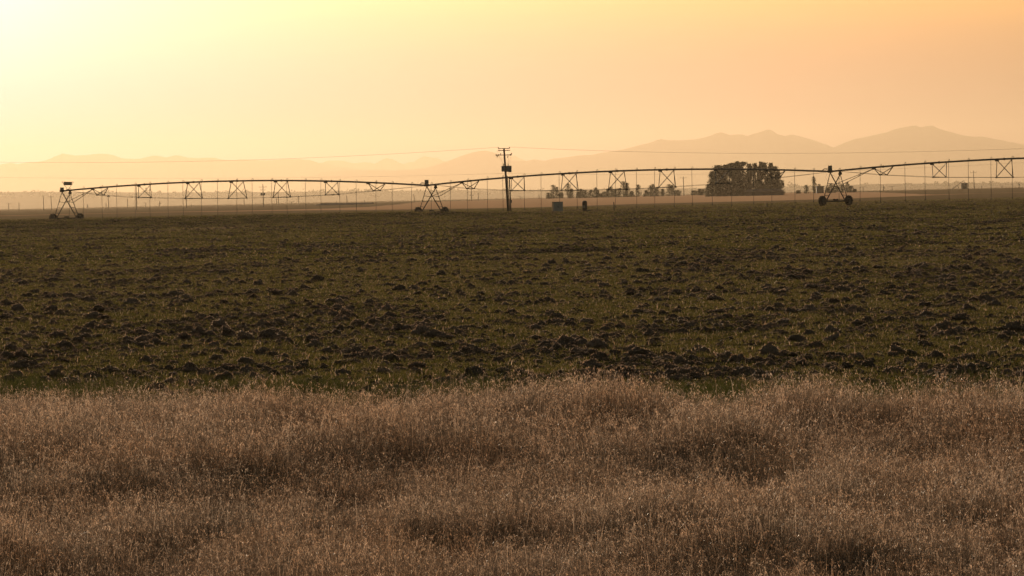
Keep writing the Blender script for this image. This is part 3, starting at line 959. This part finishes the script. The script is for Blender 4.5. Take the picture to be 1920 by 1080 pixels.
for px, pyt, w, kd, lab in RIGHT:
    tree('poplar_tree' if kd == 'poplar' else 'deciduous_tree' if kd == 'oak' else 'bush', lab, 'tree' if kd in ('poplar', 'oak', 'fir') else 'bush', px, pyt, 2800 + rng.uniform(-40, 40), w, kd, 'trees around the third tower', .02, 0, .55)


# ------------------------------------------------------------------ far buildings
def shed(name, label, x0, x1, pye, pyr, Y, dep, group=None):
    a = at(x0, pye, Y); b_ = at(x1, pye, Y)
    cx = (a.x + b_.x) / 2; L = b_.x - a.x
    g = tz(cx, Y); eh = (a.z + b_.z) / 2 - g; rh = at((x0 + x1) / 2, pyr, Y).z - g
    eh = max(eh, .8)
    root = thing(name, label, 'shed', (cx, Y, g), 0, group)
    mb = MB(); mb.box((0, dep / 2, eh / 2 - .2), L, dep, eh + .4); o = mb.build('wall', M['shed']); o.parent = root
    mb = MB(); e = .3
    v = [(-L / 2 - e, -e, eh + .02), (L / 2 + e, -e, eh + .02), (L / 2 + e, dep + e, eh + .02), (-L / 2 - e, dep + e, eh + .02), (-L / 2 - e + 1.5, dep / 2, rh), (L / 2 + e - 1.5, dep / 2, rh)]
    mb.v = v; mb.tone = [.5] * 6
    mb.f = [(0, 1, 5, 4), (2, 3, 4, 5), (1, 2, 5), (3, 0, 4), (3, 2, 1, 0)]
    o = mb.build('roof', M['shed_roof']); o.parent = root
    return root


shed('farm_shed', 'long low dark shed under the open half of the grove', 1398, 1469, 359, 354, GY - 60, 9)
q0 = at(1531.5, 352, 2790); q1 = at(1544.5, 352, 2790); g = tz(q0.x, 2790)
hh = at(1538, 350, 2790).z - g
root = thing('farm_shed', 'small flat-topped shed beside the tall column-shaped tree', 'shed', ((q0.x + q1.x) / 2, 2790, g))
mb = MB(); mb.box((0, 2, hh / 2 - .2), q1.x - q0.x, 4, hh + .4); o = mb.build('wall', M['shed']); o.parent = root
mb = MB(); mb.box((0.1, 2, hh + .12), q1.x - q0.x + .5, 4.6, .22); o = mb.build('roof', M['shed_roof']); o.parent = root
mb = MB(); mb.box((-.5, -.02, hh * .4 - .1), .9, .08, hh * .75); o = mb.build('door', M['shed_roof']); o.parent = root

# grain bin with auger
BY = 3500.
q = at(1808.5, 356, BY); g = tz(q.x, BY); hh = at(1808, 343.5, BY).z - g; w = 12.5 * BY / F / 2
root = thing('grain_bin', 'small round steel grain bin standing on the far rise', 'grain bin', (q.x, BY, g))
prof = [(w * (1 + .012 * (k % 2)), hh * k / 16) for k in range(17)]
mb = MB(); mb.lathe([(w, -.3)] + prof, 28); o = mb.build('bin_wall', M['bin']); o.parent = root
mb = MB(); mb.lathe([(w * 1.04, hh + .02), (w * .5, hh + .22), (.25, hh + .42), (.25, hh + .55), (.02, hh + .6)], 28); o = mb.build('bin_roof', M['bin']); o.parent = root
mb = MB(); mb.box((-.2, -w - .03, .9), .8, .1, 1.6); o = mb.build('hatch', M['shed']); o.parent = root
a = at(1786, 356, BY - 4); b_ = at(1807.3, 338.5, BY - 1)
root = thing('grain_auger', 'thin slanting auger leaning up over the grain bin', 'auger', (a.x, BY - 4, tz(a.x, BY)))
e = b_ - root.location
mb = MB(); mb.tube([(0, 0, .3), tuple(e)], .16, 8); o = mb.build('auger_tube', M['dark_steel']); o.parent = root
mb = MB(); mb.tube([tuple(e), (e.x + .35, e.y, e.z - .5)], .14, 8); o = mb.build('spout', M['dark_steel']); o.parent = root
mb = MB(); mb.box((-.1, 0, .2), .9, .9, .5, 0, 1.3); o = mb.build('hopper', M['dark_steel']); o.parent = root
mb = MB()
m_ = e * .45
for sx in (-1, 1):
    mb.tube([tuple(m_), (m_.x + .6, sx * 1.0, .1)], .06, 5)
o = mb.build('support_leg', M['dark_steel']); o.parent = root

# dark flat earth bank
EY = 2600.
prof = [(590, 385.0), (596, 382.8), (603, 381.0), (612, 380.6), (640, 380.6), (660, 380.4), (680, 380.0), (697.5, 379.6)]
g0 = tz(at(650, 384, EY).x, EY)
mb = MB()
ring = []
dep = 30
X = [(at(px, py, EY).x, at(px, py, EY).z) for px, py in prof]
for k, (x, z) in enumerate(X):
    z = max(z, g0 + .1)
    ring.append([(x, EY - 3, g0 - .3), (x, EY, z), (x, EY + dep, z), (x, EY + dep + 3, g0 - .3)])
for k in range(len(ring) - 1):
    for j in range(3):
        mb.poly([ring[k][j], ring[k + 1][j], ring[k + 1][j + 1], ring[k][j + 1]])
mb.poly(ring[-1]); mb.poly(ring[0][::-1])
o = mb.build('earth_bank', M['earth'], origin=(X[0][0], EY, g0))
tag(o, 'low dark flat-topped earth bank ending in a squared face', 'earth bank')

# ------------------------------------------------------------------ scattered stuff (grass, clods)
def source_collection(name, meshes):
    c = bpy.data.collections.new(name)
    for k, me_ in enumerate(meshes):
        ob = bpy.data.objects.new(me_.name, me_)
        c.objects.link(ob)
    return c


def scatter(name, pts, rots, scls, coll, ncol, label, cat, pick=None):
    me_ = bpy.data.meshes.new(name)
    n = len(pts)
    me_.vertices.add(n)
    me_.vertices.foreach_set('co', np.asarray(pts, np.float32).reshape(-1))
    a = me_.attributes.new('rot', 'FLOAT_VECTOR', 'POINT'); a.data.foreach_set('vector', np.asarray(rots, np.float32).reshape(-1))
    a = me_.attributes.new('scl', 'FLOAT_VECTOR', 'POINT'); a.data.foreach_set('vector', np.asarray(scls, np.float32).reshape(-1))
    a = me_.attributes.new('pick', 'INT', 'POINT'); a.data.foreach_set('value', (nr.integers(0, ncol, n) if pick is None else pick).astype(np.int32))
    ob = bpy.data.objects.new(name, me_); COL.objects.link(ob)
    ng = bpy.data.node_groups.new(name, 'GeometryNodeTree')
    ng.interface.new_socket('Geometry', in_out='INPUT', socket_type='NodeSocketGeometry')
    ng.interface.new_socket('Geometry', in_out='OUTPUT', socket_type='NodeSocketGeometry')
    gi = ng.nodes.new('NodeGroupInput'); go = ng.nodes.new('NodeGroupOutput')
    ci = ng.nodes.new('GeometryNodeCollectionInfo'); ci.inputs['Collection'].default_value = coll
    ci.inputs['Separate Children'].default_value = True; ci.inputs['Reset Children'].default_value = True
    ip = ng.nodes.new('GeometryNodeInstanceOnPoints'); ip.inputs['Pick Instance'].default_value = True

    def na(nm, ty):
        n_ = ng.nodes.new('GeometryNodeInputNamedAttribute'); n_.data_type = ty; n_.inputs['Name'].default_value = nm
        return n_.outputs['Attribute']
    er = ng.nodes.new('FunctionNodeEulerToRotation')
    L = ng.links.new
    L(na('rot', 'FLOAT_VECTOR'), er.inputs[0])
    L(gi.outputs[0], ip.inputs['Points']); L(ci.outputs[0], ip.inputs['Instance'])
    L(er.outputs[0], ip.inputs['Rotation']); L(na('scl', 'FLOAT_VECTOR'), ip.inputs['Scale']); L(na('pick', 'INT'), ip.inputs['Instance Index'])
    L(ip.outputs[0], go.inputs[0])
    md = ob.modifiers.new('scatter', 'NODES'); md.node_group = ng
    return tag(ob, label, cat, kind='stuff')


def blade(mb, base, h, w, lean, az, tone, droop=0.0, segs=4, face=None):
    """a curved tapering blade"""
    d = Vector((math.cos(az), math.sin(az), 0))
    fz = rng.uniform(0, 6.283) if face is None else face
    s = Vector((math.cos(fz), math.sin(fz), 0))
    prev = None
    i0 = len(mb.v)
    for k in range(segs + 1):
        t = k / segs
        q = Vector(base) + d * (lean * t * t * h) + Vector((0, 0, h * (t - droop * max(0, t - .55) ** 2 * 2)))
        ww = w * (1 - .85 * t ** 1.5) * .5
        mb.v.append(tuple(q - s * ww)); mb.v.append(tuple(q + s * ww))
        mb.tone += [tone, tone]
    for k in range(segs):
        a = i0 + 2 * k
        mb.f.append((a, a + 1, a + 3, a + 2))
    return q, d


def seed_head(mb, q, d, tone, L=.06):
    """a nodding panicle: short spikelets hanging off the bent tip"""
    n = rng.randint(3, 6)
    bright = rng.random() < .2
    for k in range(n):
        t = k / n
        c = q + d * (L * t * .6) + Vector((0, 0, L * (.7 * t - .9 * t * t)))
        a = rng.uniform(0, 6.283)
        o = Vector((math.cos(a) * .22, math.sin(a) * .22, -rng.uniform(-.5, 1))).normalized()
        l = rng.uniform(.008, .02) * (1.1 if bright else .85)
        s = (Matrix.Rotation(rng.uniform(0, 6.28), 3, o) @ o.orthogonal().normalized()) * rng.uniform(.0010, .0020)
        c2 = c + o * l * .5
        mb.poly([c, c2 + s, c + o * l, c2 - s], rng.uniform(.8, 1) if bright else tone)


def dry_clump(seed, count=78, rad=.14):
    mb = MB()
    wind = rng.uniform(0, 6.283)
    for k in range(count):
        a = rng.uniform(0, 6.283); r_ = rad * math.sqrt(rng.random())
        b_ = (r_ * math.cos(a), r_ * math.sin(a), -.02)
        stem = rng.random() < .74
        tone = rng.uniform(.75, 1.0) if rng.random() < .145 else rng.random() ** 1.5 * .14
        az = rng.gauss(wind, 1.3)
        if stem:
            h = rng.uniform(.24, .5)
            q, d = blade(mb, b_, h, rng.uniform(.0017, .0027) * (1.5 if tone > .7 else 1), rng.uniform(.02, .22), az, tone, rng.uniform(.1, 1.3), 6)
            seed_head(mb, q, d, tone, rng.uniform(.03, .06))
        else:
            blade(mb, b_, rng.uniform(.1, .42), rng.uniform(.0025, .0045) * (1.5 if tone > .7 else 1), rng.uniform(.03, .42), az, tone, rng.uniform(0, 1.8 if tone > .7 else 1.0), 5)
    return mb.mesh('dry_grass_clump', M['straw'])


dry = source_collection('dry_grass_clumps', [dry_clump(k) for k in range(9)] + [dry_clump(9 + k, 9, .2) for k in range(4)])


def frustum_points(n, y0, y1, half=.108, power=2.0):
    """random points in the wedge the view covers; power 2 = even per area, 0 = even per log distance"""
    u = nr.random(n)
    if power == 0:
        yy = y0 * (y1 / y0) ** u
    else:
        yy = (y0 ** power + u * (y1 ** power - y0 ** power)) ** (1 / power)
    xx = (nr.random(n) * 2 - 1) * (half * yy + 1.0)
    return xx, yy


def edge_y(x):
    return 45.0 - .62 * x + 1.2 * fbm(x / 1.8, x * 0, 31, 3) + 1.4 * noise2(x / .5, x * 0, 33)


x, y = frustum_points(20500, 19, 50)
keep = (y < edge_y(x) + nr.normal(0, 1.4, len(x)))
dens = fbm(x / 1.1, y / 2.4, 41, 4)
gapn = fbm(x / .45, y / 1.6, 47, 3)
keep &= nr.random(len(x)) < np.clip(1.05 + 1.1 * dens - .9 * smooth(.35, .6, gapn), .12, 1)
# bare hollows seen in the grass
for px, py, rx, ry in ((625, 930, 60, 1.2), (577, 890, 22, .8), (1415, 890, 75, 1.3), (1345, 1045, 40, .9), (1550, 1050, 30, .8), (60, 950, 50, .8), (820, 965, 50, .8), (1110, 910, 40, .9), (400, 950, 40, .8)):
    d = (1.5) * F / (py - 372)
    w_ = rx * d / F
    cx = (px - 960) / F * d
    keep &= ~((((x - cx) / w_) ** 2 + ((y - d) / (ry)) ** 2 < 1) & (nr.random(len(x)) < .85))
x, y, dens = x[keep], y[keep], dens[keep]
z = terrain(x, y)
hs = .92 + .36 * fbm(x / .6, y / 2.2, 141, 4) + .2 * fbm(x / 2.6, y / 6, 147, 2) + .2 * dens + nr.normal(0, .10, len(x))
tier = smooth(-1.0, 2.2, y - 34.6 - 2.6 * noise2(x / .9, x * 0, 201) - 1.2 * noise2(x / .3, x * 0, 203))
tier2 = smooth(-.5, .8, y - 26.2 - 1.8 * noise2(x / .7, x * 0, 207))
hs = np.clip(hs * (.68 + .16 * tier2 + .30 * tier), .36, 1.45)
thin = 1 - smooth(-1.0, 2.5, edge_y(x) - y)
hs = hs * (1 - .25 * thin)
# a few tall sprays by the field edge
extra_px = [1062, 1066, 1070, 1076, 1080, 1137, 1142, 1148, 1300, 1452, 1478, 1490, 1508, 30, 40, 118, 240, 520, 540, 700, 985, 1690, 1810, 1880]
ex = np.array([(p_ - 960) / F * 46 + rng.uniform(-.04, .04) for p_ in extra_px for _ in range(4)]); ey = edge_y(ex) + .8 + nr.normal(0, .5, len(ex))
x = np.concatenate([x, ex]); y = np.concatenate([y, ey]); z = np.concatenate([z, ex * 0])
hs = np.concatenate([hs, nr.uniform(1.15, 1.5, len(ex))])
npk = len(x)
pick = nr.integers(0, 9, npk)
pick[npk - len(ex):] = nr.integers(9, 13, len(ex))
# loose single stalks past the edge of the dense grass
fx, fy = frustum_points(12000, 40, 55)
kf = nr.random(len(fx)) < np.clip(1 - smooth(-1, 6, fy - edge_y(fx)), 0, 1) * smooth(-.35, .3, fbm(fx / .6, fy / 3, 151, 3))
fx, fy = fx[kf], fy[kf]
tx_, ty_ = frustum_points(500, 21, 44)                       # taller single stems standing out of the mass
fx = np.concatenate([fx, tx_]); fy = np.concatenate([fy, ty_])
x = np.concatenate([x, fx]); y = np.concatenate([y, fy]); z = np.concatenate([z, terrain(fx, fy)])
hs = np.concatenate([hs, np.clip(nr.normal(.95, .2, len(fx) - 500), .5, 1.4), nr.uniform(.72, .98, 500) + .25 * smooth(33, 37, ty_)])
pick = np.concatenate([pick, nr.integers(9, 13, len(fx))])
n = len(x)
rot = np.stack([nr.normal(0, .09, n), nr.normal(0, .09, n), nr.random(n) * 6.283], -1)
scl = np.stack([hs * .6 + .45, hs * .6 + .45, hs], -1)
scatter('dry_grass', np.stack([x, y, z], -1), rot, scl, dry, 9, 'dense dry tan grass with nodding seed heads along the near edge of the field', 'grass', pick)

# green grass where the dry grass meets the field
def green_clump(k):
    mb = MB()
    for j in range(40):
        a = rng.uniform(0, 6.283); r_ = .12 * math.sqrt(rng.random())
        blade(mb, (r_ * math.cos(a), r_ * math.sin(a), -.02), rng.uniform(.12, .34), rng.uniform(.004, .007), rng.uniform(.05, .5), rng.uniform(0, 6.283), rng.random(), rng.uniform(0, .8))
    return mb.mesh('green_grass_clump', M['green'])


greens = source_collection('green_grass_clumps', [green_clump(k) for k in range(5)])
x, y = frustum_points(30000, 41, 68)
m_ = fbm(x / .8, y / 3, 61, 3)
fall = smooth(-4, -.5, y - edge_y(x)) * (1 - smooth(5, 17, y - edge_y(x)))
keep = (nr.random(len(x)) < .95 * smooth(-.02, .4, m_) * fall)
x, y = x[keep], y[keep]; n = len(x)
s = nr.uniform(.8, 1.45, n) * (1 - .55 * smooth(3, 14, y - edge_y(x)))
scatter('green_grass', np.stack([x, y, terrain(x, y)], -1), np.stack([nr.normal(0, .08, n), nr.normal(0, .08, n), nr.random(n) * 6.283], -1),
        np.stack([s, s, s], -1), greens, 5, 'fresh green grass tufts between the dry grass and the clods', 'grass')


# low growth of the field
def field_tuft(k, rad, nb, w, h0, h1):
    mb = MB()
    for j in range(nb):
        a = rng.uniform(0, 6.283); r_ = rad * math.sqrt(rng.random())
        f_ = 1 - .5 * (r_ / rad)
        blade(mb, (r_ * math.cos(a), r_ * math.sin(a), -.01), rng.uniform(h0, h1) * f_, w * rng.uniform(.7, 1.3), rng.uniform(.1, .9), rng.uniform(0, 6.283), rng.random(), rng.uniform(0, .6), 2)
    mi = []
    while len(mi) < len(mb.f):
        mi += [1 if rng.random() < .09 else 0] * 2
    return mb.mesh('field_grass_tuft', [M['field_green'], M['straw']], mat_idx=mi[:len(mb.f)])


near_t = source_collection('near_field_tufts', [field_tuft(k, .28, 120, .006, .02, .09) for k in range(6)])
far_t = source_collection('far_field_tufts', [field_tuft(k, .9, 130, .018, .03, .09) for k in range(6)])


def growth(x, y):
    return .75 * fbm(x / 1.5, y / 5.5, 71, 4) + .4 * fbm(x / 9, y / 40, 73, 3)


x, y = frustum_points(34000, 47, 190, .1, 1.4)
keep = nr.random(len(x)) < (.3 + .7 * smooth(-.3, .12, growth(x, y)))
x, y = x[keep], y[keep]; n = len(x)
s = nr.uniform(.5, 1.15, n)
P1 = (np.stack([x, y, terrain(x, y)], -1), np.stack([nr.normal(0, .05, n), nr.normal(0, .05, n), nr.random(n) * 6.283], -1), np.stack([s, s, s * nr.uniform(.7, 1.2, n)], -1))
scatter('field_grass', *P1, near_t, 6, 'low green weeds growing between the clods', 'weeds')
x, y = frustum_points(42000, 180, 1000, .1, 1.0)
keep = nr.random(len(x)) < smooth(-.35, .15, growth(x, y) + .12 * smooth(300, 700, y))
x, y = x[keep], y[keep]; n = len(x)
s = nr.uniform(.5, 1.2, n)
scatter('field_grass', np.stack([x, y, terrain(x, y)], -1), np.stack([nr.normal(0, .04, n), nr.normal(0, .04, n), nr.random(n) * 6.283], -1),
        np.stack([s, s, s * nr.uniform(.5, 1.15, n)], -1), far_t, 6, 'low green cover of the field out to the pipeline', 'weeds')


# sod clods: lumpy soil with a fringe of dry roots
def clod(k):
    import bmesh
    bm = bmesh.new()
    bmesh.ops.create_icosphere(bm, subdivisions=3, radius=1)
    off = Vector((rng.uniform(-50, 50), rng.uniform(-50, 50), rng.uniform(-50, 50)))
    from mathutils import noise as mn
    for v in bm.verts:
        d = v.co.normalized()
        r_ = 1 + .45 * mn.noise(d * 1.3 + off) + .30 * mn.noise(d * 3.1 + off) + .16 * mn.noise(d * 7 + off)
        v.co = d * r_
        v.co.z *= .62
        if v.co.z < 0: v.co.z *= .3
    mb = MB()
    bm.verts.ensure_lookup_table()
    for v in bm.verts:
        mb.v.append(tuple(v.co)); mb.tone.append(.5)
    for f_ in bm.faces:
        mb.f.append(tuple(v.index for v in f_.verts))
    nsoil = len(mb.f)
    tops_ = [v for v in bm.verts if v.co.z > .12]
    for j in range(210):
        v = rng.choice(tops_)
        nrm = v.normal
        b_ = v.co * .98
        h = rng.uniform(.08, .26)
        d = (nrm + Vector((rng.gauss(0, .5), rng.gauss(0, .5), rng.gauss(.2, .4)))).normalized()
        s_ = d.orthogonal().normalized(); s_ = Matrix.Rotation(rng.uniform(0, 6.28), 3, d) @ s_
        w_ = rng.uniform(.010, .024)
        mid = b_ + d * h * .55
        tip = b_ + d * h + Vector((0, 0, -h * .25))
        tn = rng.random()
        mb.poly([b_ - s_ * w_, b_ + s_ * w_, mid + s_ * w_ * .7, mid - s_ * w_ * .7], tn)
        mb.poly([mid - s_ * w_ * .7, mid + s_ * w_ * .7, tip], tn)
    bm.free()
    mi = [0] * nsoil + [1] * (len(mb.f) - nsoil)
    return mb.mesh('sod_clod', [M['clod'], M['straw']], mat_idx=mi, smooth_=False)


clods = source_collection('sod_clods', [clod(k) for k in range(8)])
x1, y1 = frustum_points(25000, 46, 240, .1, 1.0)
g1 = growth(x1, y1)
keep = nr.random(len(x1)) < np.clip(.3 + .4 * (1 - smooth(-.3, .2, g1)), 0, 1)
x1, y1 = x1[keep], y1[keep]
s1_ = np.exp(nr.normal(-3.08, .40, len(x1)))
x3, y3 = frustum_points(40000, 46, 190, .1, 1.0)          # crumbs
keep = nr.random(len(x3)) < np.clip(.3 + .4 * (1 - smooth(-.25, .1, growth(x3, y3))), 0, 1)
x3, y3 = x3[keep], y3[keep]
s3_ = np.exp(nr.normal(-3.7, .3, len(x3)))
x1 = np.concatenate([x1, x3]); y1 = np.concatenate([y1, y3]); s1_ = np.concatenate([s1_, s3_])
x2, y2 = frustum_points(30000, 230, 860, .1, .4)
g2 = growth(x2, y2)
keep = nr.random(len(x2)) < np.clip(.22 + .7 * (1 - smooth(-.3, .2, g2)), 0, 1)
x2, y2 = x2[keep], y2[keep]
s2_ = np.exp(nr.normal(-2.85, .4, len(x2)))
x = np.concatenate([x1, x2]); y = np.concatenate([y1, y2]); s = np.clip(np.concatenate([s1_, s2_]), .012, .125)
n = len(x)
scatter('sod_clods', np.stack([x, y, terrain(x, y) - s * .05], -1), np.stack([nr.normal(0, .2, n), nr.normal(0, .2, n), nr.random(n) * 6.283], -1),
        np.stack([s * nr.uniform(.9, 1.5, n), s, s * nr.uniform(.9, 1.6, n)], -1), clods, 8, 'rough brown sod clods with fringes of dry roots strewn over the field', 'clods')

# ------------------------------------------------------------------ air
SUN_AZ, SUN_EL = R(-7.6), R(5.2)
bz = 720.0
mb = MB(); mb.box((0, 36500, bz / 2 - 1.5), 60000, 74000, bz + 3)
m, nt, out = new_mat('haze_air')
pv = N(nt, 'ShaderNodeVolumePrincipled')
pv.inputs['Color'].default_value = (.19, .148, .094, 1)
pv.inputs['Density'].default_value = 3.0e-5
pv.inputs['Anisotropy'].default_value = .74
nt.links.new(pv.outputs[0], out.inputs['Volume'])
o = mb.build('haze', m)
tag(o, 'golden dusty haze over the whole plain', 'haze', kind='stuff')

# ------------------------------------------------------------------ sky and sun
w = bpy.data.worlds.new('World'); scene.world = w; w.use_nodes = True
nt = w.node_tree; nt.nodes.clear()
wo = N(nt, 'ShaderNodeOutputWorld'); bg = N(nt, 'ShaderNodeBackground')
sky = N(nt, 'ShaderNodeTexSky'); sky.sky_type = 'NISHITA'; sky.sun_disc = False
sky.sun_elevation = SUN_EL; sky.sun_rotation = SUN_AZ
sky.altitude = 0; sky.air_density = 1.6; sky.dust_density = 8.0; sky.ozone_density = 1.0
tcw = N(nt, 'ShaderNodeTexCoord')
sx_ = N(nt, 'ShaderNodeSeparateXYZ'); nt.links.new(tcw.outputs['Generated'], sx_.inputs[0])
# dust lies low: the sky is warmer near the horizon
low = ramp(nt, sx_.outputs[2], .0, .14)
thick = ramp(nt, sx_.outputs[2], 0, .03)
skyc = mixc(nt, 1.0, sky.outputs[0], mixc(nt, thick, (.7, .66, .62), (1, 1, 1)), 'MULTIPLY')
vs = N(nt, 'ShaderNodeVectorMath', operation='SCALE')
nt.links.new(skyc, vs.inputs[0])
tinted = mixc(nt, 1.0, vs.outputs[0], mixc(nt, low, (5.4, 7.2, 6.6), (1.3, 1.22, 1.15)), 'MULTIPLY')
# aureole of the dust around the sun
sdir_ = (math.sin(SUN_AZ) * math.cos(SUN_EL), math.cos(SUN_AZ) * math.cos(SUN_EL), math.sin(SUN_EL))
dp = N(nt, 'ShaderNodeVectorMath', operation='DOT_PRODUCT'); dp.inputs[1].default_value = sdir_
nt.links.new(tcw.outputs['Generated'], dp.inputs[0])
ang = mth(nt, 'ARCCOSINE', dp.outputs['Value'])
str_map = N(nt, 'ShaderNodeMapping'); str_map.inputs['Scale'].default_value = (14, 14, 150)
nt.links.new(tcw.outputs['Generated'], str_map.inputs[0])
veil = ramp(nt, noise_node(nt, str_map.outputs[0], 1.0, 5, .6), .25, .75)
veil = mth(nt, 'ADD', mth(nt, 'MULTIPLY', veil, .10), .95)
glow = mth(nt, 'EXPONENT', mth(nt, 'MULTIPLY', ang, -1.0 / R(2.8)))
nt.links.new(veil, vs.inputs['Scale'])
gl = N(nt, 'ShaderNodeVectorMath', operation='SCALE'); gl.inputs[0].default_value = (26, 25, 48)
nt.links.new(glow, gl.inputs['Scale'])
glow2 = mth(nt, 'EXPONENT', mth(nt, 'MULTIPLY', ang, -1.0 / R(9.0)))
gl2 = N(nt, 'ShaderNodeVectorMath', operation='SCALE'); gl2.inputs[0].default_value = (3.0, .9, 3.3)
nt.links.new(glow2, gl2.inputs['Scale'])
nt.links.new(mixc(nt, 1.0, mixc(nt, 1.0, tinted, gl.outputs[0], 'ADD'), gl2.outputs[0], 'ADD'), bg.inputs[0])
bg.inputs[1].default_value = .1
nt.links.new(bg.outputs[0], wo.inputs[0])
sd = bpy.data.lights.new('sun', 'SUN'); sd.energy = 5.0; sd.angle = R(.5); sd.color = (1.0, .84, .68)
so = bpy.data.objects.new('sun', sd); COL.objects.link(so)
sdir = Vector((math.sin(SUN_AZ) * math.cos(SUN_EL), math.cos(SUN_AZ) * math.cos(SUN_EL), math.sin(SUN_EL)))
so.rotation_euler = sdir.to_track_quat('Z', 'Y').to_euler()
so.location = (-30, 60, 40)

# ------------------------------------------------------------------ render settings
scene.view_settings.view_transform = 'Standard'
scene.view_settings.look = 'None'
scene.view_settings.exposure = 0.0
scene.view_settings.gamma = 1.0
cy = scene.cycles
cy.use_denoising = True
cy.denoiser = 'OPENIMAGEDENOISE'
cy.max_bounces = 5; cy.diffuse_bounces = 3; cy.glossy_bounces = 2; cy.transmission_bounces = 3; cy.volume_bounces = 0
cy.transparent_max_bounces = 8
cy.sample_clamp_indirect = 6.0
